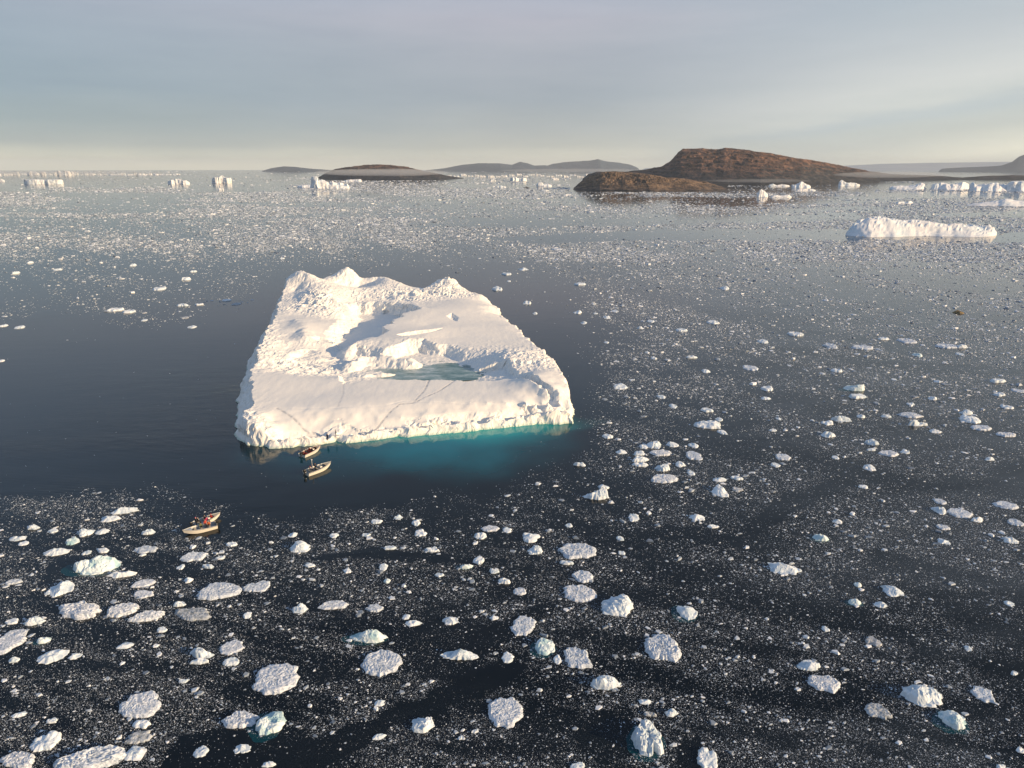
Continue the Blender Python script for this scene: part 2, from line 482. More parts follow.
# edge of that plateau over the shaded hollow
line([(388, 324, 10.6, .05), (394, 320, 10.8, .05), (404, 315, 11.2, .05), (412, 310, 11.6, .1), (421, 307.5, 11.9, .1)], 3)
line([(345, 304, 9.6, .2), (372, 301, 10.0, .3), (395, 301, 10.6, .3), (415, 303, 11.4, .3)], 3)
# crest of the lit walls in the middle
line([(349, 346, 8.0, .2), (357, 341, 9.4, .3), (364, 343, 9.0, .3), (372, 345, 8.6, .3), (385, 347, 8.4, .2), (398, 342, 9.2, .3), (412, 338, 9.8, .3), (425, 337, 9.8, .2), (433, 341, 9.0, .2), (448, 343, 8.4, .1)], 4)
line([(366, 338, 9.2, .05), (380, 336.5, 9.4, .03), (405, 335, 10.0, .03), (420, 333, 10.2, .05), (437, 329, 10.2, .05)], 3)
# left: rough slope, wind scoop, second hollow
line([(262, 358, 8.2, .5), (272, 345, 8.8, .6), (276, 330, 9.4, .5), (279, 320, 10.2, .3)], 3)
line([(283, 330, 9.4, .0), (290, 324, 9.6, .0), (294, 318, 10.2, .0)], 3)
line([(296, 319, 11.0, .1), (301, 326, 10.4, .1), (306, 336, 9.4, .3), (311, 340, 8.0, .4)], 3)
line([(288, 339, 8.0, .2), (297, 332, 8.6, .1)], 2)
line([(286, 349, 6.4, .3), (305, 352, 5.6, .4), (322, 352, 5.2, .3)], 3)
line([(276, 358, 7.4, .6), (290, 362, 5.8, .7), (300, 364, 4.8, .7), (322, 366, 4.2, .6)], 3)
line([(290, 374, 6.6, .4), (300, 374, 6.0, .6), (318, 374, 5.0, .6), (338, 375, 4.0, .4)], 3)
line([(320, 348, 5.2, .3), (343, 348, 4.4, .2), (330, 360, 4.0, .3)], 3)
line([(300, 356.5, 7.0, .5), (320, 357, 6.4, .5)], 3)
line([(316, 335, 7.6, .1), (328, 339, 6.0, .2)], 2)
line([(318, 341.5, 7.4, .5), (330, 342.5, 6.8, .5), (345, 344.0, 6.0, .4)], 3)
line([(290, 315, 10.4, .05), (310, 319, 9.8, .02), (326, 322, 9.2, .02), (331, 327, 8.6, .05)], 3)
# the left hill
line([(299, 273.5, 21, .3), (303.5, 270.5, 24, .4), (311, 275, 22, .4), (320, 279, 19.6, .4), (331, 283, 17.4, .4), (338, 289.5, 15.2, .4)], 3)
line([(298, 290, 13.6, .4), (294, 303, 11.4, .4)], 2)
line([(305, 284, 14.6, .1), (309, 280, 15.4, .1)], 2)
line([(303, 295, 14.0, .7), (315, 291, 16.0, .8), (328, 295, 15.4, .8), (340, 301, 12.6, .7)], 3)
line([(300, 307, 12.0, .7), (315, 308, 12.4, .8), (330, 308, 12.2, .8), (342, 312, 10.6, .6)], 3)
line([(302, 315, 10.2, .3), (322, 318, 9.6, .3), (338, 320, 8.2, .3), (348, 316, 7.2, .2)], 3)
# back ridge
line([(334, 281, 14.6, .5), (339, 270, 20.5, .6), (346, 267.5, 22.5, .6), (353, 270, 20.5, .6), (357, 277, 15, .5)], 3)
line([(342, 288, 10.0, .2), (360, 287, 9.8, .15), (375, 285, 11.0, .2)], 3)
line([(358, 278, 14.4, .5), (372, 277.5, 15.4, .5), (383, 276.5, 16.2, .4), (395, 280.5, 15.2, .4), (410, 287, 13.6, .3), (424, 289, 12.6, .4)], 3)
line([(352, 296, 11.4, .6), (370, 293, 12.0, .6), (390, 291, 12.8, .7), (410, 296, 12.2, .7), (428, 297, 12.0, .7)], 3)
line([(352, 303, 8.8, .4), (380, 300, 9.6, .5), (405, 302, 10.2, .5)], 3)
line([(430, 286, 13.6, .6), (440, 279, 18, .8), (447, 276, 21, .8), (455, 278.5, 19, .8), (461, 287, 13.8, .6), (470, 292, 12.6, .5), (482, 295, 12.2, .4)], 3)
line([(430, 293, 12.8, .8), (450, 294, 12.7, .8), (465, 296.5, 12.2, .5)], 3)
line([(430, 300, 11.2, .3), (450, 300, 11.2, .3)], 3)
# the far side falls away behind the ridge
for q in FOOT[22:35]:
    CT.append((q[0], q[1], 4.0, .3)); CT.append((q[0] * 1.0, q[1] - 2.5, 6.5, .3))
CT = np.array(CT)

def build_iceberg():
    step = .28
    fx = [p[0] for p in FOOT]; fy = [p[1] for p in FOOT]
    gx = np.arange(min(fx) - 6, max(fx) + 6, step); gy = np.arange(min(fy) - 6, max(fy) + 6, step)
    X, Y = np.meshgrid(gx, gy, indexing='ij')
    x = X.ravel(); y = Y.ravel()
    # distance kernel interpolation through the surveyed points
    cx, cy_, ch, cr = CT.T
    n = len(CT)
    D = np.hypot(cx[:, None] - cx, cy_[:, None] - cy_)
    A = np.zeros((n + 3, n + 3)); A[:n, :n] = -D - np.eye(n) * .05
    A[:n, n] = 1; A[:n, n + 1] = cx / 100; A[:n, n + 2] = cy_ / 100
    A[n:, :n] = A[:n, n:].T
    wts = np.linalg.solve(A, np.stack([np.concatenate([ch, [0, 0, 0]]), np.concatenate([cr, [0, 0, 0]])], 1))
    # warp the lookup a little so ridges and rims do not run ruler-straight
    wx = x + (fbm(x / 6, y / 6, 11, 3) - .5) * 2.0; wy = y + (fbm(x / 6, y / 6, 23, 3) - .5) * 2.0
    h = np.empty_like(x); rg = np.empty_like(x)
    for s in range(0, len(x), 40000):
        e = slice(s, s + 40000)
        K_ = -np.hypot(wx[e, None] - cx, wy[e, None] - cy_)
        B = np.concatenate([K_, np.ones((K_.shape[0], 1)), wx[e, None] / 100, wy[e, None] / 100], 1)
        r = B @ wts
        h[e] = r[:, 0]; rg[e] = r[:, 1]
    rg = np.clip(rg, 0, 1)
    # hollows cut into the deck: sharp-lipped where the plateau breaks off
    def cut(pts, floor, width, jag=1.6, seed=3):
        nonlocal h
        poly = [PB(*q)[:2] for q in pts]
        sd_ = np.where(in_poly(x, y, poly), 1, -1) * seg_dist(x, y, poly)
        sd_ = sd_ + (fbm(x / 3.5, y / 3.5, 200 + seed, 4, .6) - .5) * jag * 2
        k_ = sstep(-.2, 1, sd_ / width)
        fl = floor(x, y) if callable(floor) else floor
        h = np.where(fl < h, h + (fl - h) * k_, h)
        return k_
    # the shaded hollow between the left hill and the right plateau
    cut([(334, 345, 6.8), (348, 344.5, 7.4), (362, 339, 8.6), (378, 336, 9.4), (389, 331, 9.8), (384, 327, 9.8), (394, 324, 10.2), (390, 320.5, 10.4), (401, 318, 10.8), (403, 313.5, 11), (413, 311.5, 11.4), (423, 308.5, 11.6), (410, 303.5, 11), (394, 302, 10.6), (374, 301, 10.2), (356, 301, 10), (347, 305, 9.4), (350, 314, 8), (342, 320, 8), (332, 327, 8.2), (326, 336, 7.2)],
        lambda a, b: 3.0 + .012 * (b - 250) + .5 * fbm(a / 5, b / 5, 7, 3), np.where(x - (y - 240) * .12 > -62, 2.0, 5.0), 1.6, 1)
    # the long basin behind the front rim, with the melt pool
    cut([(343, 384, 6.3), (352, 381, 6.5), (366, 380, 6.5), (380, 379, 6.6), (410, 380, 6.4), (440, 379.5, 6.2), (470, 381, 6.0), (492, 380.5, 6.0), (511, 377, 6.2), (521, 382, 5.8), (535, 389, 5.4), (548, 395, 5.0), (560, 399, 4.6), (553, 392.5, 6.2), (541, 384.5, 6.8), (534, 378, 7.2), (529, 373, 7.2), (519, 372, 7.2), (512, 366, 7.4), (503, 360, 7.4), (500, 352, 7.6), (488, 349.5, 7.8), (470, 348, 8.0), (448, 344.5, 8.4), (433, 342.5, 8.8), (425, 338.5, 9.8), (412, 339.5, 9.6), (398, 343.5, 9.0), (385, 348.5, 8.2), (372, 346.5, 8.4), (364, 344.5, 8.8), (357, 342.5, 9.2), (350, 346, 8.2), (340, 356, 6.4), (338, 370, 5.6)],
        lambda a, b: 3.3 + np.clip((a + 14) * .09, 0, 1.0) + np.clip((b - 211) * .05, 0, .6) + .35 * (fbm(a / 4, b / 2.5, 88, 4, .6) - .4) + np.clip((b - 228) * .10, 0, 1.6) + 1.0 * fbm(a / 5, b / 5, 8, 3) * sstep(13, 20, np.abs(a + 23)), np.where(y < 208, 1.3, 3.0 + 10 * sstep(-24, -6, x)), 1.3, 2)
    # the broken trench on the left
    cut([(288, 352, 7.2), (302, 346, 7.6), (318, 344, 7.6), (334, 347, 6.8), (344, 354, 5.6), (340, 372, 5.4), (330, 374, 5.6), (318, 369, 6.0), (304, 366, 6.4), (292, 360, 6.8)], lambda a, b: 3.4 + 2.6 * fbm(a / 7, b / 4, 9, 3), 2.2, 2.0, 3)
    cut([(318, 334, 8.4), (333, 336, 7.6), (345, 341, 6.8), (335, 345, 6.8), (322, 341, 7.4), (312, 338, 8.2)], 5.4, 2.0, 1.2, 5)
    # shallow scoop on the high plateau, crevice by its left edge
    cut([(446, 317, 10), (452, 314.5, 10), (459, 318, 9.8), (457, 321.5, 9.8), (450, 319, 9.8)], lambda a, b: h - .9, 1.0, .4, 6)
    cut([(397, 334, 10), (410, 332, 10), (428, 330, 10.1), (444, 327.5, 10), (438, 330.5, 10), (420, 334.5, 9.9), (402, 336, 9.8)], lambda a, b: h - 1.3, 1.0, .5, 7)
    # heaped block in front of the lit wall
    for pts, wd in (([(350, 365, 5.6), (362, 357.5, 6.8), (378, 355.5, 7.0), (396, 358, 6.6), (410, 362, 5.4)], 5.0), ([(358, 375, 4.6), (374, 373.5, 4.8), (390, 374.5, 4.0)], 2.6)):
        q = [PB(*p)[:2] for p in pts]
        dd = seg_dist(x, y, q, False) + (fbm(x / 3, y / 3, 210, 3) - .5) * 2.5
        hm = np.mean([p[2] for p in pts]) + (fbm(x / 4, y / 4, 212, 3) - .5) * 2
        h = np.maximum(h, hm - np.clip(dd, 0, 99) ** 1.2 * (hm - 2.5) / wd ** 1.2)
    # broken, wind-carved snow: blocky steps and crests in the rough parts, faint sastrugi on the flats
    rg = rg ** 1.5 * np.where(x - (y - 172) * .0 > -8, .62, .85)
    blocks = fbm(x / 4.6, y / 6.0, 41, 5, .55, True)
    chips = fbm(x / 1.5, y / 1.9, 43, 3, .5, True)
    lumps = fbm(x / 10, y / 10, 45, 3)
    h += rg * ((blocks - .62) * 2.3 + (lumps - .5) * 1.6 + (chips - .6) * 1.7)
    t = (h + (fbm(x / 3, y / 3, 61, 3) - .5) * 1.2) / 1.6
    terr = (np.floor(t) + sstep(.6, .95, t - np.floor(t))) * 1.6
    h += (terr - h) * sstep(.25, .7, rg) * .45
    h += (fbm(x / 1.4, y / 3.2, 77, 3, .5) - .5) * .06 + (fbm(x / 18, y / 14, 79, 2) - .5) * .3
    # footprints trodden into the front slope
    tr = np.zeros_like(x)
    for pts in ([(372, 429, 2.2), (387, 416, 3.5), (400, 404, 5), (414, 402.5, 5.1), (438, 391, 5.8), (456, 379, 6.3)], [(414, 402, 5.1), (424, 391, 5.7), (429, 380, 6.4)],
                [(277, 408.5, 5.1), (290, 416, 4.2), (303, 427, 2.6), (312, 432, 2)], [(312, 430, 2), (330, 434, 1.6)], [(343, 380, 6.3), (343, 394, 5.8), (338, 407, 5)]):
        w = [PB(*p)[:2] for p in pts]
        dd = seg_dist(x, y, w, False)
        spot = .45 + .55 * (vnoise(x / .8, y / .8, 91) > .4)
        tr = np.maximum(tr, sstep(.44, .08, dd) * spot * (.08 if pts[0][0] != 343 else .03))
    h -= tr * .8
    # a drawn fold line along the crease
    cl = [PB(*p)[:2] for p in [(272, 408.5, 5.2), (330, 408, 5.1), (385, 405.5, 5.1), (404, 401.5, 5.1), (470, 403, 4.8), (530, 403, 4.5)]]
    h -= sstep(.6, .0, seg_dist(x, y, cl, False)) * .05 * (.4 + vnoise(x / 2.4, y / 2.4, 5))
    # outline
    d = seg_dist(x, y, FOOT); ins = in_poly(x, y, FOOT)
    sdist = np.where(ins, d, -d)
    sdist += (fbm(x / 6, y / 6, 31, 4) - .5) * 3.0 + (fbm(x / 1.7, y / 1.7, 37, 2) - .5) * .5
    dfr = seg_dist(x, y, FOOT[3:16], False)
    band = sstep(1.0, 2.0, dfr) * sstep(6.0, 3.6, dfr)
    h -= band * (1.5 * sstep(.36, .64, fbm(x / 4.5, y / 3, 97, 4, .6)))
    nx_, ny_ = P(334, 439.5, .8)[:2]; notch = sstep(3.0, 7.0, np.hypot(x - nx_, y - ny_))
    h += sstep(2.4, .8, dfr) * 1.1 * (fbm(x / 5.5, y / 5, 99, 3, .5) - .35) * notch
    h = np.where(notch < 1, np.minimum(h, 1.15 + 1.6 * notch + (y - ny_) * .10), h)
    LP = FOOT[-7:] + FOOT[:1]
    dl = seg_dist(x, y, LP, False)
    leftness = sstep(9, 3, dl)
    fall = 1.7 + 3.6 * leftness
    fall *= .75 + .5 * fbm(x / 4, y / 4, 57, 2)
    k = sstep(-.25, 1, sdist / fall) ** 1.0
    k = np.where(leftness > .5, np.clip(sdist / fall + .1, 0, 1) ** .8, k)
    h += (fbm(x / 2.6, y / 2.6, 63, 4, .55, True) - .6) * .7 * sstep(4.0, .5, sdist) * (1 - leftness)
    h = np.maximum(h, .55)
    z = -1.3 + (h + 1.3) * k
    # the steep faces are knobbly, not fluted
    zg = z.reshape(X.shape); g0, g1 = np.gradient(zg, step)
    steep = np.maximum(sstep(fall + 1.2, fall * .3, sdist), sstep(.5, 2.0, np.hypot(g0, g1)).ravel())
    z = z + steep * (fbm(x / 1.3, y / 1.3, 83, 3, .6) - .5) * .7
    yo = y + steep * (fbm(x / 2.4, z / 1.5 + 9, 71, 3) - .5) * 1.6
    x = x + steep * ((fbm(y / 2.4, z / 1.5 + 5, 73, 3) - .5) * 1.6 + (fbm(x / 2, z / 1.2, 75, 2) - .5) * .8); y = yo
    Z = z.reshape(X.shape)
    keep = (sdist > -2.0)
    nu, nv = X.shape
    faces = grid_faces(nu, nv)
    fk = keep[faces].any(1)
    faces = faces[fk]
    used = np.unique(faces)
    remap = np.full(len(x), -1); remap[used] = np.arange(len(used))
    V = np.stack([x, y, z], 1)[used]
    snow = snow_material('iceberg_snow', base=(.89, .87, .83), low=(.86, .85, .825), scale=.5, bump=.16, dist=.10, blueamt=.06)
    o = mesh_obj('iceberg', V, remap[faces], snow, smooth=False)
    at = o.data.attributes.new('trodden', 'FLOAT', 'POINT'); at.data.foreach_set('value', np.clip(tr[used] / .08, 0, 1).astype(np.float32))
    nt = snow.node_tree
    bs = next(n for n in nt.nodes if n.type == 'BSDF_PRINCIPLED')
    src = bs.inputs['Base Color'].links[0].from_socket
    an = N(nt, 'ShaderNodeAttribute', attribute_name='trodden')
    nt.links.new(mixc(nt, math_n(nt, 'MULTIPLY', an.outputs['Fac'], .75), src, (.36, .38, .42)), bs.inputs['Base Color'])
    tag(o, 'huge snow-covered flat-topped iceberg with a teal melt pool, its front edge low in turquoise water', 'iceberg')
    def height_at(px, py):
        i = int(round((px - gx[0]) / step)); j = int(round((py - gy[0]) / step))
        return float(Z[i, j])
    # melt pool lying in the trench behind the front rim
    pp = [P(px, py, 3.7)[:2] for px, py in [(362, 378), (368, 369), (384, 364), (400, 361), (430, 357.5), (462, 357.5), (500, 360), (512, 378), (440, 382), (400, 381)]]
    bm = bmesh.new()
    bm.faces.new([bm.verts.new((a, b, 3.72)) for a, b in pp])
    m, nt, b, out = new_mat('pool_ice')
    geo = N(nt, 'ShaderNodeNewGeometry')
    mp_ = N(nt, 'ShaderNodeMapping'); mp_.inputs['Scale'].default_value = (.5, .9, 1); nt.links.new(geo.outputs['Position'], mp_.inputs[0])
    nz = N(nt, 'ShaderNodeTexNoise', i_Scale=.35, i_Detail=8.0, i_Roughness=.7); nt.links.new(mp_.outputs[0], nz.inputs['Vector'])
    nb = N(nt, 'ShaderNodeTexNoise', i_Scale=.10, i_Detail=3.0); nt.links.new(mp_.outputs[0], nb.inputs['Vector'])
    nmix = math_n(nt, 'ADD', math_n(nt, 'MULTIPLY', nz.outputs[0], .6), math_n(nt, 'MULTIPLY', nb.outputs[0], .45))
    r = ramp(nt, nmix, [(.34, (.040, .115, .13)), (.47, (.085, .19, .205)), (.55, (.25, .37, .39)), (.65, (.66, .71, .73))])
    nt.links.new(r.outputs[0], b.inputs['Base Color']); b.inputs['Roughness'].default_value = .35
    bm_obj('melt_pool', bm, m, o)
    return o, height_at
iceberg, berg_z = build_iceberg()
# ------------------------------------------------------------------ shores, islands, far hills
def rock_material(name, a, b_, c, scale=.02, tundra_shade_h=None, lim=(.72, .93)):
    m, nt, b, out = new_mat(name)
    geo = N(nt, 'ShaderNodeNewGeometry')
    mp_ = N(nt, 'ShaderNodeMapping'); mp_.inputs['Scale'].default_value = (1, 1, 3.2); mp_.inputs['Rotation'].default_value = (R(8), R(-14), 0)
    nt.links.new(geo.outputs['Position'], mp_.inputs[0])
    n1 = N(nt, 'ShaderNodeTexNoise', i_Scale=scale, i_Detail=9.0, i_Roughness=.68)
    n2 = N(nt, 'ShaderNodeTexNoise', i_Scale=scale * 7, i_Detail=8.0, i_Roughness=.7)
    for n in (n1, n2): nt.links.new(mp_.outputs[0], n.inputs['Vector'])
    f = math_n(nt, 'ADD', math_n(nt, 'MULTIPLY', n1.outputs[0], .55), math_n(nt, 'MULTIPLY', n2.outputs[0], .45))
    r = ramp(nt, f, [(.38, a), (.49, b_), (.58, c)])
    col = r.outputs[0]
    if tundra_shade_h:
        # autumn tundra on gentle upper ground; grey shore rock darkened to paint in its shade
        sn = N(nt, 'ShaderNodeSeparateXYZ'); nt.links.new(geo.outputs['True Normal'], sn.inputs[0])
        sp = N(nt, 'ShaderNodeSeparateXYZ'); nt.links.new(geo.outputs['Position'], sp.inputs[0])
        g = math_n(nt, 'ADD', math_n(nt, 'MULTIPLY', sn.outputs[2], .7), math_n(nt, 'MULTIPLY', math_n(nt, 'DIVIDE', sp.outputs[2], tundra_shade_h), .85))
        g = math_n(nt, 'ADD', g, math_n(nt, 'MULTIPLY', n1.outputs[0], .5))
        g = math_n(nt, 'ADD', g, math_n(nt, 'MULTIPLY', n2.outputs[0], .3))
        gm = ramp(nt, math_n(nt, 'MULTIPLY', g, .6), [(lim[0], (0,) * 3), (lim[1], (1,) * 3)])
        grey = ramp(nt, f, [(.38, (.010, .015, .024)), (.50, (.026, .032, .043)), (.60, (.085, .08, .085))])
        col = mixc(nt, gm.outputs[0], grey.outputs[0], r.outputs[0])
    nt.links.new(col, b.inputs['Base Color'])
    b.inputs['Roughness'].default_value = .95; b.inputs['Specular IOR Level'].default_value = .15
    bp = N(nt, 'ShaderNodeBump', i_Strength=.8, i_Distance=1.2 / max(scale * 50, .05))
    nt.links.new(n2.outputs[0], bp.inputs['Height']); nt.links.new(bp.outputs[0], b.inputs['Normal'])
    return m

def land(name, label, base, sky, mat, depth=1.0, rough=1.0, seed=1, back=1.2, n=260, nv=56, shape=.8, cat='island', strata=0.0, kind='structure'):
    """a shore seen side-on. base: (px, py) waterline; sky: (px, py) skyline; depth = distance from shore to crest as a share of its width"""
    bx = np.array([q[0] for q in base], float); by = np.array([q[1] for q in base], float)
    kx = np.array([q[0] for q in sky], float); ky = np.array([q[1] for q in sky], float)
    px = np.linspace(min(bx.min(), kx.min()), max(bx.max(), kx.max()), n)
    yb = np.interp(px, bx, by); yk = np.interp(px, kx, ky)
    D0 = np.array([P(512, q)[1] for q in yb])
    wid = (px[-1] - px[0]) * D0.mean() / F
    end = np.clip(np.minimum(px - px[0], px[-1] - px) / ((px[-1] - px[0]) * .12), 0, 1) ** .6
    T = wid * depth * (.15 + .85 * end)
    ang = PITCH - np.arctan((HH / 2 - yk) / F)          # depression of the skyline
    ang = np.arctan(np.tan(ang))
    D1 = D0 + T
    top = np.maximum(CAMH - D1 * np.tan(ang), .5)
    v = np.concatenate([np.linspace(0, 1, nv), 1 + np.linspace(0, back, nv // 2)[1:]])
    PX, V = np.meshgrid(px, v, indexing='ij')
    D = D0[:, None] + V * T[:, None]
    X = (PX - W / 2) / F * (D * CP + CAMH * SP); Y = D
    up = np.where(V <= 1, 1 - (1 - np.clip(V, 0, 1)) ** (1 / shape) if shape < 1 else np.clip(V, 0, 1) ** shape, np.clip(1 - (V - 1) / back, 0, 1) ** .8)
    Hh = top[:, None] * up
    amp = rough * top.max()
    s1 = wid / 9; s2 = wid / 34
    nz = (fbm(X / s1, Y / s1, seed, 5, .55, True) - .6) * .55 + (fbm(X / s2, Y / s2, seed + 9, 5, .6, True) - .6) * .34
    env = np.clip(up * 1.2, 0, 1) * np.where(V <= 1, 1 - .75 * np.clip(V, 0, 1) ** 3, 1)
    Hh = Hh + nz * amp * env * np.clip(top[:, None] / top.max(), .15, 1)
    if strata:
        q = top.max() * strata
        t = (Hh + X * .06 + (fbm(X / s1, Y / s1, seed + 3, 3) - .5) * q) / q
        Hh = Hh + ((np.floor(t) + sstep(.5, 1, t - np.floor(t))) - t) * q * .7 * np.clip(env, 0, 1)
    Hh = np.minimum(Hh, top[:, None] + .02 * top.max())
    Hh = np.where(V == 0, -1.2, np.maximum(Hh, -.5))
    Hh[:, -1] = -1.2; Hh[0, :] = np.minimum(Hh[0], .5) - 1.2; Hh[-1, :] = np.minimum(Hh[-1], .5) - 1.2
    Hh = np.maximum(Hh, -1.3)
    Vv = np.stack([X.ravel(), Y.ravel(), Hh.ravel()], 1)
    o = mesh_obj(name, Vv, grid_faces(len(px), len(v)), mat, smooth=False)
    tag(o, label, cat, kind=kind)
    return o

rock_red = rock_material('weathered_gneiss', (.012, .015, .021), (.075, .050, .044), (.25, .140, .096), .022, tundra_shade_h=110.0)
rock_dark = rock_material('dark_gneiss', (.030, .028, .028), (.110, .080, .062), (.27, .19, .13), .030, tundra_shade_h=45.0, lim=(.58, .76))
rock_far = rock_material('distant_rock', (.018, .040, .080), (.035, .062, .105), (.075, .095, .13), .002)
glacier = rock_material('glacier_ice', (.34, .40, .48), (.40, .46, .53), (.48, .53, .58), .0015)  # ice toned darker and bluer to carry its shade and distance haze

land('island', 'low rounded brown rock islet in front of the tall rocky headland',
     [(573, 189.5), (600, 190.5), (650, 191.2), (700, 190.8), (728, 189.5)],
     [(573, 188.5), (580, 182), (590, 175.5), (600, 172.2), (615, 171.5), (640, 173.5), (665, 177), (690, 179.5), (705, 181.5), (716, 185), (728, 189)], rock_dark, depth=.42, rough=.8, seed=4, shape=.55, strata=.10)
land('headland', 'tall dark rocky headland sloping down to the right, its crest lit red-brown',
     [(582, 181), (620, 183.2), (700, 184.2), (760, 184.6), (800, 184.0), (830, 182.6), (880, 181.2)],
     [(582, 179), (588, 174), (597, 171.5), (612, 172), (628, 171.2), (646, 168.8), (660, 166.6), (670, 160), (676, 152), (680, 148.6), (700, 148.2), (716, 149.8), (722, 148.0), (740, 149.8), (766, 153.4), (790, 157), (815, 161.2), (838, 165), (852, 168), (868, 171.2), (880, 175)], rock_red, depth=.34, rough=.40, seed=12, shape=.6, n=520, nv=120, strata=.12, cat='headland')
land('low_shore', 'low dark reddish shore running right from the foot of the headland',
     [(800, 181.0), (880, 180.6), (960, 180.2), (1024, 180), (1200, 179.5)],
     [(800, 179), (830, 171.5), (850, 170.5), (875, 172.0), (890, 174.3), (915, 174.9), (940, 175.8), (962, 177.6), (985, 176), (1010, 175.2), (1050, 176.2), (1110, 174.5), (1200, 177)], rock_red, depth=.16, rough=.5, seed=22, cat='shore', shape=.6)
land('island', 'long low brown-topped island on the left, half sunk in a fog bank',
     [(318, 178.6), (350, 179.2), (400, 179.6), (440, 179.4), (464, 178.4)],
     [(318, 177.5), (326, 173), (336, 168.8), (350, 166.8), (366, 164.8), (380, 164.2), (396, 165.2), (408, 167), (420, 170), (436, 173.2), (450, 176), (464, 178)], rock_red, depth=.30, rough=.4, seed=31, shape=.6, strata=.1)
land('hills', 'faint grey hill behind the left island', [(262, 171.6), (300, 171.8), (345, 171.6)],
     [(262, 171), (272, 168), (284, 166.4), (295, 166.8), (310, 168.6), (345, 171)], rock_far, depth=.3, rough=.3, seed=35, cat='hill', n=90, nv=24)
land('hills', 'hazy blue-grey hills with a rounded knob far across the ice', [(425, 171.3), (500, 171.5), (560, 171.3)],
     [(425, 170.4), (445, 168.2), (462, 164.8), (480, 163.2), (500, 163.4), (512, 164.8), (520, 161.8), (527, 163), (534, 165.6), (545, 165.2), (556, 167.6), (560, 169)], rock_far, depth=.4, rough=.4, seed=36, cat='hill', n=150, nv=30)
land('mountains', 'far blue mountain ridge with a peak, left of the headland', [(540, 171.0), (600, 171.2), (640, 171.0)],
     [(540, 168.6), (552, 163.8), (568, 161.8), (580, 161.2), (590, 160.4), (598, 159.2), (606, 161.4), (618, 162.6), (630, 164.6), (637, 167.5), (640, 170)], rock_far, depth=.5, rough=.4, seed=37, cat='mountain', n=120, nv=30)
land('ice_cap', 'pale blue ice cap rising along the horizon on the right', [(640, 171.0), (900, 171.2), (1300, 171.0)],
     [(640, 168.2), (760, 167.4), (845, 165.6), (880, 163.8), (930, 162.8), (985, 162.0), (1100, 161), (1300, 163)], glacier, depth=.3, rough=.06, seed=41, cat='ice cap', n=120, nv=24)
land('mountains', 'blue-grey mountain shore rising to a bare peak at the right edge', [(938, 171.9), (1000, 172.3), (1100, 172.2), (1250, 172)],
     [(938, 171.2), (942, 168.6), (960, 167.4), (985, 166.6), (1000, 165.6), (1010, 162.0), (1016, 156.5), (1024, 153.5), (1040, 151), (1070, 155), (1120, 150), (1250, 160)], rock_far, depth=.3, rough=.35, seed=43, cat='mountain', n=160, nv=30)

def fog_bank(px0, px1, py0, yb, yt, label, dens, seed=0, deep=.5, back=0.0):
    """a low bank of sea fog lying on the water: a flat lens of denser air"""
    m = bpy.data.materials.new('fog_air'); m.use_nodes = True
    nt = m.node_tree
    for q in list(nt.nodes): nt.nodes.remove(q)
    out = nt.nodes.new('ShaderNodeOutputMaterial'); pv = nt.nodes.new('ShaderNodeVolumePrincipled')
    pv.inputs['Color'].default_value = (.86, .92, 1.0, 1); pv.inputs['Density'].default_value = dens
    nt.links.new(pv.outputs[0], out.inputs['Volume'])
    D0 = P(512, py0)[1]; D = D0 + back
    xa = (px0 - W / 2) / F * D; xb = (px1 - W / 2) / F * D
    bm = bmesh.new(); bmesh.ops.create_icosphere(bm, subdivisions=4, radius=1)
    za = (py0 - yb) / F * D0; zb = (py0 - yt) / F * D0
    for v in bm.verts:
        c = v.co.copy()
        w = 1 + .35 * (float(fbm(c.x * 3 + seed, c.y * 3, seed, 3)) - .5)
        v.co = Vector(((xa + xb) / 2 + c.x * (xb - xa) / 2, D + c.y * (xb - xa) / 2 * deep * w, (za + zb) / 2 + c.z * (zb - za) / 2 * w))
    o = bm_obj('fog_bank', bm, m, smooth=True)
    tag(o, label, 'fog', kind='stuff')
    return o

fog_bank(322, 452, 180.4, 176.6, 169.6, 'bank of white sea fog lying across the left island', .0050, 3, .34)
fog_bank(700, 800, 186.4, 183.0, 179.4, 'thin wisp of mist along the foot of the headland', .0022, 5, .3)
fog_bank(820, 930, 183.6, 178.4, 172.4, 'bank of mist over the low shore right of the headland', .0050, 7, .3)
fog_bank(500, 650, 173.4, 172.4, 169.0, 'pale fog along the foot of the far mountains', .0012, 9, .22)
fog_bank(-60, 190, 176.6, 175.6, 171.2, 'warm low fog along the far left horizon', .0012, 11, .22, 300)
# ------------------------------------------------------------------ the icebergs far out
ice_far = snow_material('berg_ice', base=(.86, .87, .89), low=(.72, .80, .86), blue=(.45, .66, .76), scale=.12, bump=.4, dist=.6, rim=False, blueamt=.2)

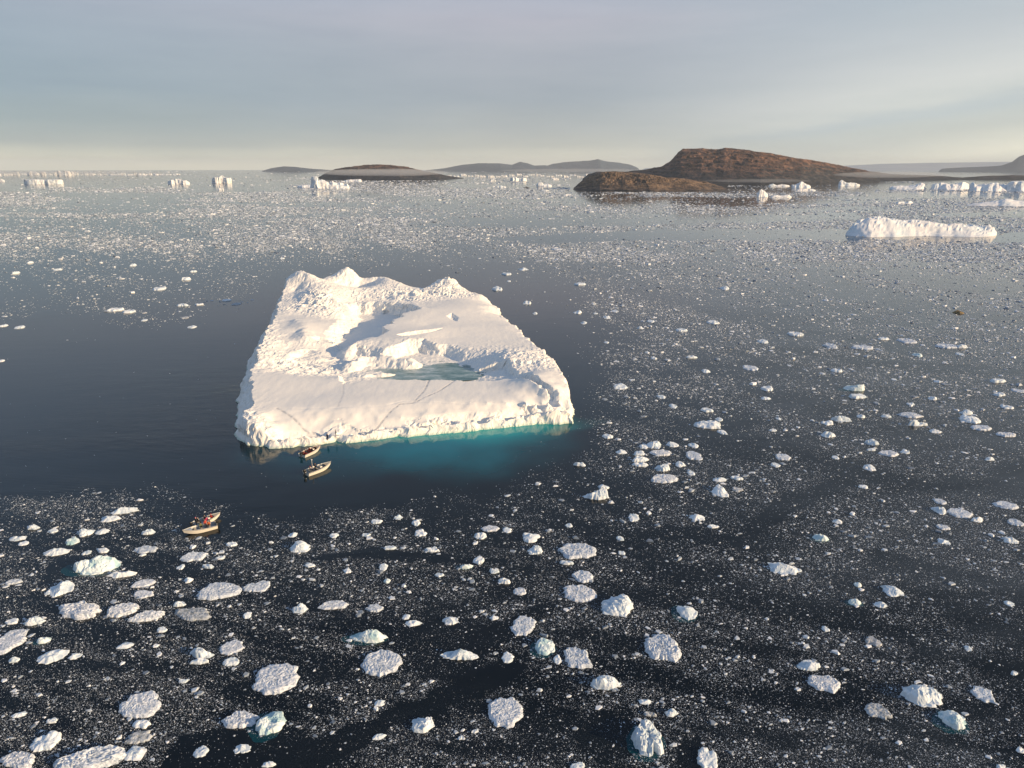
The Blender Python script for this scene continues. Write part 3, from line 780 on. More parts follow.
def far_berg(label, px0, px1, base, prof, seed, deep=.5, rough=.2, ridge=.35, lean=0.0, cat='iceberg', group=None, name='iceberg', n=54, nv=22, mat=None, grain=.34, dsp=1.0, hs=.78, hn=.5):
    """prof: (t, height px) over the berg's width; ridge: where the crest lies from front (0) to back (1)"""
    X0, Y0, _ = P(px0, base); X1, Y1, _ = P(px1, base)
    m_ = mpp(base); wid = X1 - X0
    d = wid * deep
    t = np.linspace(0, 1, n); v = np.concatenate([np.linspace(0, ridge, 9), np.linspace(ridge, 1, max(nv - 8, 5))[1:]]); nv = len(v)
    Tt, V = np.meshgrid(t, v, indexing='ij')
    hp = np.interp(t, [q[0] for q in prof], [q[1] for q in prof]) * m_ * hs * (1 + hn * (fbm(t * 6 + seed, t * 0 + .5, seed + 31, 3) - .5))
    ends = np.clip(np.minimum(t, 1 - t) * 6, 0, 1) ** .5
    half = .5 + .5 * (fbm(t * 4, t * 0 + seed, seed, 3) - .5)
    v0 = .5 - half * ends; v1 = .5 + half * ends
    VV = v0[:, None] + (v1 - v0)[:, None] * V
    x = X0 + Tt * wid + lean * (VV - .5) * d
    y = Y0 + VV * d + (fbm(x / (wid * .12), VV * 3, seed + 2, 3) - .5) * d * .10
    x = x * (y / Y0)
    up = np.minimum(sstep(0, ridge, V) ** .8, sstep(0, .3, 1 - V))
    # a chunk's crest is not level across its depth
    h = hp[:, None] * up
    s = max(wid * grain, 8)
    nz = (fbm(x / s, y / s, seed + 5, 4, .55, True) - .62)
    h = h + nz * rough * hp.max() * up
    q = hp.max() * .22
    tq = h / q + (fbm(x / s / 1.5, y / s / 1.5, seed + 8, 2) - .5)
    h = h + ((np.floor(tq) + sstep(.55, .95, tq - np.floor(tq))) - tq) * q * .45 * up
    h = np.minimum(h, np.maximum(hp[:, None] * 1.06, .1))
    z = np.where((V == 0) | (V == 1) | (Tt == 0) | (Tt == 1), -.8, np.maximum(h, .03))
    q3 = max(hp.max() * .45, 2.0)
    x = x + (fbm(x / q3 + 3, z / q3, seed + 21, 3) - .5) * q3 * .38 * dsp; y = y + (fbm(x / q3, z / q3 + 7, seed + 22, 3) - .5) * q3 * .6 * dsp
    o = mesh_obj(name, np.stack([x.ravel(), y.ravel(), z.ravel()], 1), grid_faces(n, nv), mat or ice_far, smooth=False)
    # give every berg its own origin at the waterline
    c = Vector(((X0 + X1) / 2, Y0 + d / 2, 0))
    o.data.transform(Matrix.Translation(-c)); o.location = c
    tag(o, label, cat, group)
    return o

FAR = 'icebergs scattered over the bay'
far_berg('long low white iceberg with pink-lit lumps lying beyond the right-hand brash', 845, 996, 237.0,
         [(0, 3), (.02, 8), (.05, 14), (.09, 18.5), (.2, 20), (.3, 18.5), (.36, 16), (.42, 17), (.52, 15), (.58, 16), (.66, 13), (.74, 14), (.86, 10.5), (.92, 12), (.97, 11), (1, 4)], 3, deep=.30, rough=.55, ridge=.62, group=FAR, n=240, nv=90, grain=.17, dsp=.5, hs=.84, hn=.2)
far_berg('sculpted blue-white iceberg with a tall pinnacle on its left end, before the foggy island', 311, 350, 188.6,
         [(0, 9), (.05, 15), (.10, 16), (.17, 15), (.2, 9.5), (.3, 11.5), (.42, 9), (.5, 7), (.56, 9.5), (.62, 6.5), (.75, 7.5), (.86, 5), (.93, 6), (1, 2)], 5, deep=.5, rough=.3, ridge=.3, group=FAR)
far_berg('flat blue ledge of ice touching the pinnacled iceberg', 297, 316, 187.6, [(0, 1), (.1, 2.4), (.5, 3), (1, 3.4)], 6, deep=.8, rough=.15, group=FAR, n=20, nv=12)
far_berg('thin flat white iceberg just right of the pinnacled iceberg', 343, 362, 181.6, [(0, 1), (.2, 2), (.6, 2.6), (1, 3)], 7, deep=.5, rough=.2, group=FAR, n=24, nv=10)
far_berg('long cream-lit tabular iceberg at the far left', 24, 64, 184.2, [(0, 5), (.04, 6), (.5, 5.4), (.96, 5.6), (1, 4)], 8, deep=.4, rough=.12, ridge=.12, group=FAR)
far_berg('small low iceberg at the left edge of the view', -2, 5, 181.4, [(0, 2), (.5, 3), (1, 1.5)], 9, group=FAR, n=16, nv=10)
far_berg('lumpy cream iceberg with a stepped top, left of the square iceberg', 167.5, 190, 184.2, [(0, 4), (.2, 4.5), (.45, 6.5), (.55, 7), (.62, 5), (.85, 4.2), (1, 2)], 10, deep=.5, rough=.3, ridge=.2, group=FAR)
far_berg('square-sided cream iceberg with a small peak on top', 212, 232, 183.2, [(0, 6.5), (.1, 7), (.35, 7.5), (.52, 9.4), (.7, 7), (.97, 6), (1, 5)], 11, deep=.6, rough=.12, ridge=.1, group=FAR)
far_berg('small pale block floating just below the square iceberg', 216.5, 224, 190.2, [(0, 1), (.25, 1.6), (.35, 3), (1, 2.8)], 12, group=FAR, n=16, nv=10)
far_berg('flat blue-shadowed tabular iceberg in mid-channel', 510, 527, 181.2, [(0, 4.2), (.3, 4.6), (.7, 4), (1, 3.4)], 13, deep=1.4, rough=.1, ridge=.1, lean=.0, group=FAR, n=24, nv=12)
far_berg('white humped iceberg near the channel centre, bright on its left end', 536, 552, 186.3, [(0, 2), (.15, 5), (.35, 5.2), (.45, 2.6), (.75, 3), (1, 1.4)], 14, group=FAR, n=28, nv=12)
far_berg('low bluish berg left of the dark ice lump', 496, 506, 187.6, [(0, 1.2), (.3, 2.6), (.6, 2), (1, 1.2)], 15, group=FAR, n=18, nv=10)
dirty = plain('dirty_ice', (.10, .11, .12), .5, var=.3, scale=.4)
far_berg('dark dirty lump of ice in mid-channel', 523, 530, 188.2, [(0, .8), (.5, 1.6), (1, .8)], 16, group=FAR, n=14, nv=8, mat=dirty)
far_berg('flat white berg below the humped channel iceberg', 541, 549, 191.2, [(0, 1), (.5, 2), (1, 1)], 17, group=FAR, n=14, nv=8)
far_berg('small peaked white berg left of the blue tabular one', 489, 496, 181.4, [(0, .8), (.6, 3.2), (1, 1)], 18, group=FAR, n=14, nv=8)
far_berg('small blue berg right of the blue tabular one', 552, 559, 179.6, [(0, 1.4), (.5, 2.2), (1, 1.2)], 19, group=FAR, n=14, nv=8)
far_berg('low white berg off the left tip of the rock islet', 563, 572, 195.4, [(0, .6), (.5, 1.8), (1, .6)], 20, group=FAR, n=14, nv=8)
far_berg('upright chunk of white ice standing off the headland', 757, 768, 197.0, [(0, 4), (.15, 7), (.4, 9), (.6, 7.5), (.85, 5), (1, 2)], 21, deep=.7, group=FAR, n=24, nv=14)
far_berg('low ragged ice right of the upright chunk', 770, 792, 197.6, [(0, 1), (.2, 3), (.5, 2), (.8, 3.4), (1, 1)], 22, deep=.3, group=FAR, n=24, nv=10)
far_berg('blue-white peaked iceberg below the headland', 791, 811, 187.8, [(0, 3), (.25, 4.2), (.5, 7.6), (.65, 6), (1, 2.4)], 23, deep=.6, group=FAR, n=28, nv=14)
far_berg('flat lit slab in front of the peaked blue iceberg', 796, 816, 190.8, [(0, 1), (.4, 2.8), (.8, 2.2), (1, 1)], 24, deep=.3, group=FAR, n=24, nv=10)
far_berg('row of small ice lumps left of the peaked blue iceberg', 768, 790, 186.4, [(0, 1.4), (.2, 3), (.4, 1.6), (.6, 2.8), (.8, 2), (1, 1)], 25, deep=.3, group=FAR, n=24, nv=10)
far_berg('white iceberg with a pointed left end by the wisp of fog', 838, 860, 186.0, [(0, 5), (.12, 7.6), (.3, 4.6), (.5, 3.6), (.7, 4.6), (.85, 2.6), (1, 1.6)], 26, deep=.4, group=FAR, n=30, nv=14)
far_berg('wedge iceberg with a blue flank and a golden right tip', 889, 925, 189.6, [(0, 1), (.1, 4), (.3, 4.8), (.5, 4.4), (.72, 5.5), (.88, 8), (.97, 7), (1, 2)], 27, deep=.9, ridge=.75, group=FAR)
far_berg('blocky iceberg with a blue left wall in the right-hand row', 930, 969, 189.6, [(0, 5.4), (.1, 7.4), (.3, 8.4), (.5, 6.4), (.66, 7.5), (.8, 9.4), (.95, 7.4), (1, 3)], 28, deep=.8, ridge=.3, group=FAR)
far_berg('largest jagged iceberg of the right-hand row', 968, 1016, 191.4, [(0, 7), (.08, 11), (.15, 7.5), (.35, 9), (.48, 11), (.6, 9.6), (.8, 8), (1, 5)], 29, deep=.8, ridge=.35, rough=.35, group=FAR)
far_berg('tall golden-lit iceberg cut by the right edge of the view', 1004, 1040, 191.4, [(0, 5), (.1, 11), (.3, 12.6), (.55, 13), (.8, 11), (1, 6)], 30, deep=.6, ridge=.25, rough=.35, group=FAR)
far_berg('low smooth iceberg with a blue left slope and cream right cliff', 966, 1050, 206.2, [(0, .8), (.15, 3.6), (.35, 7.4), (.45, 8.2), (.55, 6.2), (.8, 5.6), (1, 4)], 31, deep=.45, ridge=.5, rough=.15, group=FAR, n=70, nv=30)
far_berg('tiny twin-humped berg between the long and the wedge icebergs', 895, 913, 203.6, [(0, 1), (.2, 2.8), (.4, 2.4), (.55, 1), (.8, 3.4), (1, 1)], 32, deep=.4, group=FAR, n=22, nv=10)

# the line of bergs standing in the haze at the mouth of the ice fjord
def hz_label(px, h, w, seen):
    look = ('wide' if w > 9 else 'narrow') + (' tall' if h > 3.4 else ' low')
    return f'{look} cream berg in the distant line along the hazy left horizon'
rngf = random.Random(5)
xx = -8.0
HZ = 'distant bergs along the hazy left horizon'
special = {50: (14, 6.5)}
while xx < 178:
    w_ = rngf.uniform(4, 13); h_ = rngf.uniform(1.2, 4.6) * (1 if xx < 75 else .55)
    if 55 < xx < 66: h_ = 5.8; w_ = 15
    far_berg(hz_label(xx, h_, w_, None), xx, xx + w_, 174.9 + rngf.uniform(-.2, .4), [(0, h_ * .5), (.12, h_ * .9), (.35, h_ * rngf.uniform(.5, 1)), (.55, h_), (.85, h_ * rngf.uniform(.4, .9)), (1, h_ * .3)],
             int(xx * 7) + 1000, deep=.35, rough=.2, ridge=.2, group=HZ, n=22, nv=8)
    xx += w_ * rngf.uniform(.75, 1.2)
FJ = 'small white bergs in the far line between the islands'
xx = 447.0
while xx < 640:
    w_ = rngf.uniform(2.5, 9); h_ = rngf.uniform(1.0, 2.8)
    far_berg(('low' if h_ < 1.9 else 'humped') + (' broad' if w_ > 5.5 else ' small') + ' white berg in the far pack between the islands', xx, xx + w_, 176.6 + rngf.uniform(-1.6, .8), [(0, h_ * .5), (.2, h_), (.5, h_ * rngf.uniform(.4, 1)), (.8, h_ * .9), (1, h_ * .3)],
             int(xx * 7) + 2000, deep=.4, ridge=.2, group=FJ, n=16, nv=8)
    xx += w_ * rngf.uniform(.7, 1.25)
# ------------------------------------------------------------------ drifting floes (each one by itself) and the brash between them
def floe_mat(name, lo, hi, grain, bump, blue=.0):
    m, nt, b, out = new_mat(name)
    geo = N(nt, 'ShaderNodeNewGeometry')
    oi = N(nt, 'ShaderNodeObjectInfo')
    v = N(nt, 'ShaderNodeTexVoronoi', i_Scale=grain); v.feature = 'F1'
    n = N(nt, 'ShaderNodeTexNoise', i_Scale=grain * .5, i_Detail=5.0, i_Roughness=.65)
    for q in (v, n): nt.links.new(geo.outputs['Position'], q.inputs['Vector'])
    sep = N(nt, 'ShaderNodeSeparateColor'); nt.links.new(v.outputs['Color'], sep.inputs[0])
    f = math_n(nt, 'ADD', math_n(nt, 'MULTIPLY', sep.outputs[0], .5), math_n(nt, 'MULTIPLY', n.outputs[0], .5))
    r = ramp(nt, f, [(.22, lo), (.6, hi)])
    tint = ramp(nt, oi.outputs['Random'], [(0, (.86, .90, .93)), (.5, (1, 1, 1)), (1, (.95, .98, 1))])
    c = mixc(nt, 1.0, r.outputs[0], tint.outputs[0], 'MULTIPLY')
    nt.links.new(c, b.inputs['Base Color'])
    b.inputs['Roughness'].default_value = .6; b.inputs['Specular IOR Level'].default_value = .3
    bp = N(nt, 'ShaderNodeBump', i_Strength=bump, i_Distance=.12)
    nt.links.new(f, bp.inputs['Height']); nt.links.new(bp.outputs[0], b.inputs['Normal'])
    return m

FM = {
    'g': floe_mat('granular_floe_ice', (.36, .42, .50), (.74, .79, .87), 5.0, .7),
    'l': floe_mat('white_chunk_ice', (.52, .62, .71), (.82, .87, .92), 1.2, .4),
    't': floe_mat('blue_green_ice', (.38, .58, .64), (.78, .86, .88), .9, .3),
    'd': floe_mat('grey_slush_ice', (.20, .23, .26), (.55, .58, .62), 3.5, .5),
    'b': floe_mat('brown_dirty_ice', (.10, .07, .035), (.26, .19, .09), 2.0, .5),
}
FM['r'] = FM['g']; FM['s'] = FM['l']; FM['e'] = FM['l']; FM['a'] = FM['l']; FM['f'] = FM['l']
m_, nt_, b_, o_ = new_mat('water_over_ice')
b_.inputs['Base Color'].default_value = (.0, .040, .055, 1); b_.inputs['Roughness'].default_value = .12; b_.inputs['IOR'].default_value = 1.333
FOOTMAT = m_

HEIGHT = {'g': .06, 'r': .085, 'l': .25, 's': .13, 'e': .13, 't': .24, 'd': .05, 'a': .26, 'f': .12, 'b': .2}

def floe_mesh(a, b, hgt, typ, seed, rot, nth, nr):
    th = np.linspace(0, 2 * math.pi, nth, endpoint=False)
    rr = np.linspace(0, 1, nr + 1)[1:] ** .8
    ox, oy = (seed * 7.31) % 91, (seed * 3.77) % 77
    irr = {'g': .42, 'r': .5, 'l': .55, 's': .5, 'e': .45, 't': .45, 'd': .6, 'a': .6, 'f': .45, 'b': .5}[typ]
    rad = 1 + irr * (fbm(np.cos(th) * 1.3 + ox, np.sin(th) * 1.3 + oy, seed, 4, .6) - .55) * 1.6 + irr * .55 * (fbm(np.cos(th) * 3.6 + oy, np.sin(th) * 3.6 + ox, seed + 1, 3, .65) - .5)
    if typ in 'ag':   # straight broken sides
        k = 4 + seed % 3; ph = seed * .37
        sw = np.sin(th * 2 + seed) * .3
        pol = np.cos(math.pi / k) / np.cos(((th + sw + ph) % (2 * math.pi / k)) - math.pi / k)
        mixp = .75 if typ == 'a' else .6
        rad *= 1 - mixp + mixp * pol
    rad = np.clip(rad, .3, 2)
    rad = rad / (.55 * rad.max() + .45 * rad.mean())
    Rr, T = np.meshgrid(rr, th, indexing='ij')
    x = np.cos(T) * Rr * rad[None, :] * a; y = np.sin(T) * Rr * rad[None, :] * b
    edge = sstep(1.0, .80 if typ in 'grdf' else .35, Rr)
    s = max(a * .45, .25)
    rl = random.Random(seed)
    if typ in 'grd':
        nz = fbm(x / .34 + ox, y / .34 + oy, seed, 3, .6, True) * .9 + fbm(x / s + ox, y / s, seed + 3, 2) * .8
        z = hgt * (.30 + .70 * edge) * (.45 + nz * .55)
    elif typ == 's':
        z = hgt * np.clip(1 - Rr ** 5, 0, 1) ** .6 * (.35 + 1.1 * fbm(x / s + ox, y / s + oy, seed, 3)) * (1 + .4 * math.cos(seed) * x / a + .3 * y / b)
    elif typ in 'efb':
        z = hgt * (.2 + .8 * edge) * (.35 + 1.1 * fbm(x / s + ox, y / s + oy, seed, 4, .55))
    elif typ == 'a':  # split block: flat facets meeting in ridges
        z = np.full(x.shape, 9.0)
        for q in range(6):
            an = q * math.pi / 3 + rl.uniform(-.5, .5); sl = rl.uniform(.5, 1.5); c0 = rl.uniform(.75, 1.15)
            z = np.minimum(z, hgt * (c0 - sl * np.maximum((math.cos(an) * x / a + math.sin(an) * y / b) + .15, -.35)))
        z = np.maximum(z, .06) + hgt * .22 * (fbm(x / s + ox, y / s + oy, seed, 4, .6, True) - .5)
        z = z * sstep(1.0, .82, Rr) + .03
    else:             # lumps leaning on each other, melted and broken
        z = np.full(x.shape, .08)
        nl = 4 + seed % 3
        for q in range(nl):
            an = rl.uniform(0, 6.28); d0 = rl.uniform(.05, .55); ri = rl.uniform(.38, .68)
            cxq, cyq = math.cos(an) * d0, math.sin(an) * d0
            e2 = ((x / a - cxq) / ri) ** 2 + ((y / b - cyq) / ri) ** 2
            z = np.maximum(z, hgt * rl.uniform(.35, 1.0) * np.clip(1 - e2, 0, 1) ** .55)
        z = z * (.75 + .5 * fbm(x / s / .8 + ox, y / s / .8 + oy, seed, 4, .6)) + hgt * .34 * (fbm(x / s / .5, y / s / .5 + oy, seed + 2, 3, .6, True) - .55)
        z = np.maximum(z, .05) * sstep(1.0, .86, Rr) + .03
    jit = np.random.default_rng(seed).normal(0, 1, z.shape)
    z = z + jit * hgt * (.07 if typ in 'grd' else .02) * (Rr < .97)
    z[-1] = -.12; 
    if nr > 3: z[-2] = np.maximum(z[-2] * .8, .04)
    ca, sa = math.cos(rot), math.sin(rot)
    X = x * ca - y * sa; Y = x * sa + y * ca
    V = [np.array([[0, 0, max(float(z[0].mean()), .05)]])] + [np.stack([X[i], Y[i], z[i]], 1) for i in range(nr)]
    V = np.concatenate(V)
    F_ = [(0, 1 + k, 1 + (k + 1) % nth) for k in range(nth)]
    for i in range(nr - 1):
        p, q = 1 + i * nth, 1 + (i + 1) * nth
        for k in range(nth):
            k2 = (k + 1) % nth
            F_.append((p + k, q + k, q + k2, p + k2))
    return V, F_, rad

FLOES = []
def zone(ox, oy, s, rows):
    for r in rows:
        x, y, w, h = r[:4]
        FLOES.append(dict(px=ox + x * s, py=oy + y * s, w=w * s, h=h * s, t=r[4] if len(r) > 4 else 'f', lab=r[5] if len(r) > 5 else None, rot=R(r[6]) if len(r) > 6 else None))
Z1 = 256 / 734
zone(0, 500, Z1, [(318, 52, 60, 25, 'e'), (358, 30, 80, 20, 'e', None, 16), (245, 93, 50, 30, 'l'), (295, 90, 42, 20, 'e', None, 14), (93, 77, 45, 20, 'l'), (50, 110, 55, 20, 'e'), (68, 124, 30, 18, 's'), (152, 89, 35, 14, 'f'), (210, 118, 40, 28, 't'), (165, 148, 78, 28, 'e', 'long narrow blue-white floe slanting in dark water at far left', 18), (425, 92, 40, 22, 'l'),
    (420, 142, 70, 26, 'g'), (555, 162, 84, 32, 'g'), (520, 192, 25, 20, 's'), (597, 190, 45, 14, 'f'), (632, 166, 30, 12, 'f'), (665, 127, 35, 15, 'f'), (275, 188, 135, 62, 't', 'large pale blue-green hummocked floe below and left of the rafted pair of boats', 12), (298, 145, 40, 18, 'f'), (250, 151, 28, 18, 's'), (350, 213, 80, 22, 'e', None, 12),
    (175, 252, 84, 60, 'a', 'jagged white block with an upright left tooth, near the left edge'), (40, 235, 50, 18, 'r'), (540, 230, 30, 18, 'l'), (412, 240, 70, 28, 'g'), (410, 270, 66, 28, 'g'), (625, 262, 130, 58, 'g', 'broad oval granular pan below the rafted pair of boats'), (515, 298, 38, 22, 'l'), (230, 316, 142, 52, 'r', 'long rough pan with a ragged rim, nearest below the jagged block'),
    (350, 317, 100, 45, 'r'), (420, 333, 100, 35, 'r', None, 12), (555, 328, 115, 48, 'd', 'thin greyish slushy pan under the broad oval pan'), (465, 372, 35, 18, 'f'), (710, 330, 30, 25, 'a'), (720, 250, 44, 30, 'g'), (100, 347, 62, 32, 'l'), (35, 348, 40, 22, 'f'), (125, 402, 42, 26, 't'),
    (28, 405, 96, 74, 'g', 'big granular pan cut by the left edge of the picture'), (150, 447, 88, 46, 'e', 'cream-edged slanting slab below the grey-blue floe at left', 20), (215, 447, 40, 28, 'a'), (42, 458, 35, 22, 'l'), (360, 417, 50, 24, 'e', None, 18), (578, 440, 80, 30, 'l'), (573, 463, 60, 18, 's'), (665, 423, 78, 45, 'g'), (665, 463, 50, 30, 's'),
    (405, 587, 142, 78, 'g', 'big angular pebbly pan alone in the lower left'), (525, 520, 30, 14, 'f'), (55, 615, 45, 20, 'e', None, 20), (150, 633, 35, 18, 'f'), (405, 643, 58, 28, 's'), (403, 678, 80, 45, 'd'), (130, 695, 98, 56, 's', 'smooth white slab with a bright right edge in the lower left corner'), (385, 725, 68, 55, 'e', None, 30), (55, 748, 120, 50, 'r', 'heaped rough floe at the lower left corner'),
    (255, 745, 205, 62, 'r', 'widest rough pan, at the bottom edge on the left'), (575, 722, 45, 36, 's', 'small smooth block in the black patch at bottom left'), (695, 712, 52, 36, 'a'), (690, 630, 112, 52, 'r')])
zone(256, 500, Z1, [(345, 62, 38, 16, 'f'), (408, 50, 26, 16, 'l'), (460, 65, 28, 24, 'l'), (472, 95, 40, 26, 's'), (670, 82, 56, 22, 'g'), (645, 102, 46, 24, 'l'), (720, 86, 30, 20, 's'), (108, 98, 32, 22, 'a'), (225, 101, 30, 18, 'l'), (315, 100, 28, 14, 'f'), (127, 135, 72, 40, 'l', 'knobbly white lump right of the rafted boats, two-headed'), (383, 138, 42, 14, 'f'), (505, 144, 46, 12, 'f'),
    (640, 172, 36, 44, 'l', 'upright white lump with a low blue tail on its left, above centre'), (603, 190, 46, 20, 't'), (155, 187, 36, 14, 'f'), (263, 203, 30, 16, 's'), (365, 192, 30, 28, 'l'), (375, 232, 24, 18, 't'), (525, 215, 32, 14, 'f'), (682, 204, 34, 18, 'l'), (712, 232, 42, 24, 'l'), (15, 248, 50, 42, 'g'), (128, 312, 55, 28, 'l'), (222, 302, 86, 32, 'g', 'flat pointed granular pan, alone left of centre', 8), (338, 310, 56, 26, 'r'),
    (430, 335, 28, 18, 's'), (450, 353, 56, 22, 'e', None, 8), (557, 345, 54, 34, 'a', 'angular white wedge left of centre, upper of two in line'), (683, 337, 28, 18, 'a'), (325, 390, 114, 48, 't', 'saddle-shaped blue-green floe with raised ends'), (358, 470, 124, 84, 'g', 'round pebbly pan with a ragged rim under the saddle-shaped floe'), (588, 442, 112, 52, 'a', 'three-cornered flat granular slab left of the smooth oval floe'), (720, 452, 42, 34, 's', 'smooth oval floe left of the teal-footed dome'),
    (58, 512, 138, 96, 'g', 'largest round pebbly pan in the lower left, slanting'), (475, 645, 74, 58, 'l', 'knuckled white lump low in the dark lead'), (355, 582, 38, 22, 'e', None, 20), (352, 678, 46, 20, 'e', 'thin cream sliver in the dark lead at bottom', 20), (40, 640, 86, 84, 't', 'blue-green lump with a white cap, left of the dark lead'), (585, 683, 14, 12, 's'), (715, 605, 114, 90, 'g', 'round pebbly pan at the bottom, nearest the centre line'), (35, 760, 44, 16, 's')])
zone(512, 500, Z1, [(348, 50, 38, 28, 's'), (530, 47, 52, 28, 'a'), (55, 107, 60, 32, 's'), (66, 143, 54, 34, 'l'), (185, 146, 116, 54, 'g', 'wide granular pan, topmost of the cluster right of centre'), (155, 180, 46, 14, 'f'), (205, 218, 66, 40, 'r'), (192, 267, 106, 54, 'g', 'oblong granular pan in the middle of the cluster right of centre'), (302, 300, 110, 74, 'l', 'double-humped lumpy floe at the right end of the central cluster'), (500, 318, 64, 56, 'a', 'heart-shaped white block with a teal left tail'),
    (22, 262, 42, 26, 'g'), (33, 360, 80, 62, 'g', 'round pebbly pan directly above the teal-footed dome'), (95, 420, 66, 56, 't', 'domed ice block sitting on a teal underwater foot'), (187, 452, 92, 72, 'r', 'crumbly pan right beside the teal-footed dome'), (130, 457, 28, 28, 's'), (270, 525, 106, 40, 'l', 'low double lump with a sharp right tip below the crumbly pan'), (430, 422, 108, 94, 'r', 'big ragged pan right of the central cluster'), (455, 610, 44, 26, 'l'), (380, 578, 42, 20, 'e'), (395, 615, 42, 16, 'd'),
    (392, 680, 96, 116, 'l', 'tall angular bergy bit with teal underwater skirts at the bottom'), (560, 740, 66, 64, 's', 'ribbed dome of ice at the bottom edge, right of the tall bergy bit'), (185, 764, 54, 18, 's'), (310, 110, 28, 16, 's'), (315, 152, 24, 14, 'f')])
zone(768, 500, Z1, [(40, 193, 102, 58, 'a', 'two-part white block left of the right-hand middle'), (150, 107, 48, 28, 't', 'bright block with a teal streak to its left'), (355, 258, 60, 48, 'a'), (250, 292, 46, 24, 't'), (325, 300, 40, 26, 'l'), (257, 243, 24, 18, 't'), (165, 370, 24, 20, 's'), (302, 405, 46, 38, 'd', 'dull grey slush clump among the right-hand brash'), (115, 473, 78, 46, 'a', 'smooth-topped triangular slab, upper of two at lower right'), (162, 525, 112, 54, 'g', 'rectangular granular pan, lower of two at lower right'),
    (440, 555, 128, 78, 'l', 'large three-lobed white floe slanting at lower right'), (530, 630, 86, 68, 't', 'blue-green crouching lump at lower right'), (617, 558, 66, 52, 'g', 'squarish granular pan at lower right'), (318, 608, 76, 52, 'd', 'greyish crumbling pan at lower right'), (545, 38, 64, 30, 'g'), (492, 30, 42, 26, 'l'), (600, 58, 36, 14, 'e'), (680, 14, 66, 26, 'g'), (708, 65, 52, 24, 'g'), (695, 115, 46, 28, 'l'), (500, 78, 42, 20, 'g'), (505, 118, 36, 26, 'a'), (575, 425, 26, 24, 'a'), (690, 295, 32, 24, 'a'), (725, 718, 32, 18, 's'), (668, 765, 34, 12, 's'), (705, 497, 26, 14, 's')])
Z5 = 260 / 998
zone(560, 330, Z5, [(335, 86, 22, 12, 's'), (360, 108, 26, 18, 'l'), (230, 218, 60, 32, 's', 'flat white floe standing alone right of the great iceberg'), (388, 256, 36, 22, 's'), (433, 292, 36, 28, 's'), (565, 308, 54, 20, 'f'), (560, 363, 114, 40, 's', 'long pale slab with a rounded block on its right end'), (622, 392, 42, 24, 's'), (610, 343, 32, 18, 's'), (182, 406, 48, 28, 'l'), (235, 465, 56, 30, 'a'), (75, 516, 52, 18, 'l', 'low white floe just off the dark corner of the great iceberg'), (362, 440, 64, 38, 'l'), (435, 440, 50, 24, 's'), (512, 442, 42, 24, 's'),
    (320, 446, 42, 24, 's'), (305, 475, 50, 22, 's'), (310, 498, 74, 24, 's'), (310, 518, 68, 18, 's'), (385, 472, 94, 28, 'g'), (512, 482, 68, 42, 'g'), (395, 530, 62, 36, 'l'), (460, 516, 46, 26, 'l'), (395, 570, 116, 42, 'g', 'wide granular floe at the foot of the upper right cluster'), (503, 548, 34, 28, 's'), (612, 574, 60, 22, 'e'), (677, 568, 52, 20, 'f'), (612, 620, 66, 62, 'l', 'tall ragged white lump right of the upper right cluster'), (145, 635, 116, 44, 'l', 'large white floe with a crest, below the iceberg corner'), (165, 602, 56, 26, 'a'),
    (282, 720, 46, 38, 's'), (528, 718, 62, 36, 'a'), (590, 755, 52, 16, 'f'), (855, 488, 64, 32, 'g'), (828, 518, 38, 24, 's'), (730, 145, 64, 26, 'g'), (560, 157, 36, 24, 'l'), (795, 225, 54, 22, 'f'), (790, 262, 44, 16, 'e'), (905, 18, 60, 16, 'f'), (780, 45, 38, 18, 'l'), (838, 340, 22, 26, 'l'), (505, 105, 54, 10, 'f'), (818, 386, 34, 10, 'f'), (680, 612, 46, 24, 'd'), (35, 750, 32, 20, 's')])
Z6 = 244 / 937
zone(780, 330, Z6, [(58, 15, 64, 16, 'f'), (195, 62, 62, 24, 'r'), (315, 67, 88, 20, 'g', 'long flat floe left of a dark smooth lane'), (490, 42, 74, 24, 'g'), (640, 62, 94, 20, 'g', 'longest flat floe in the upper right brash'), (700, 64, 48, 16, 'l'), (690, 92, 32, 14, 'f'), (527, 96, 36, 18, 't'), (285, 222, 94, 30, 't', 'bluish floe with a teal left end, above a flat white one'), (298, 255, 76, 22, 's'), (500, 328, 94, 26, 'g'), (530, 360, 78, 26, 'l'), (597, 387, 54, 24, 'a'), (408, 331, 42, 16, 'l'), (310, 332, 38, 18, 'l'), (232, 342, 80, 26, 'l'), (182, 358, 52, 20, 's'),
    (185, 402, 58, 28, 'l'), (352, 432, 60, 34, 'l', 'rounded white hump at right'), (420, 475, 84, 28, 'g'), (482, 468, 40, 20, 'l'), (342, 528, 56, 34, 'l', 'white lump directly below the rounded hump'), (350, 460, 42, 12, 'f'), (212, 490, 30, 20, 's'), (730, 345, 84, 32, 's', 'oval white floe, middle of three overlapping ones at right'), (775, 376, 88, 26, 'g'), (713, 317, 56, 22, 'l'), (870, 402, 88, 22, 'g'), (805, 495, 44, 18, 'l'), (868, 673, 94, 38, 'g', 'broad pale pan near the right edge'), (612, 658, 50, 28, 'g'), (690, 703, 94, 44, 'g', 'largest of the clustered granular pans near the right edge'),
    (610, 690, 58, 36, 'l'), (755, 728, 56, 22, 'l'), (220, 735, 42, 24, 'a'), (320, 602, 40, 18, 'f'), (585, 262, 42, 18, 'l'), (835, 195, 74, 18, 'f'), (840, 248, 54, 18, 'f'), (870, 296, 50, 20, 'f'), (915, 233, 48, 20, 'g'), (395, 34, 46, 12, 'f'), (215, 156, 54, 16, 'f'), (500, 284, 34, 14, 's'), (605, 197, 28, 18, 'l'), (437, 190, 22, 14, 's')])
Z7 = 330 / 1024
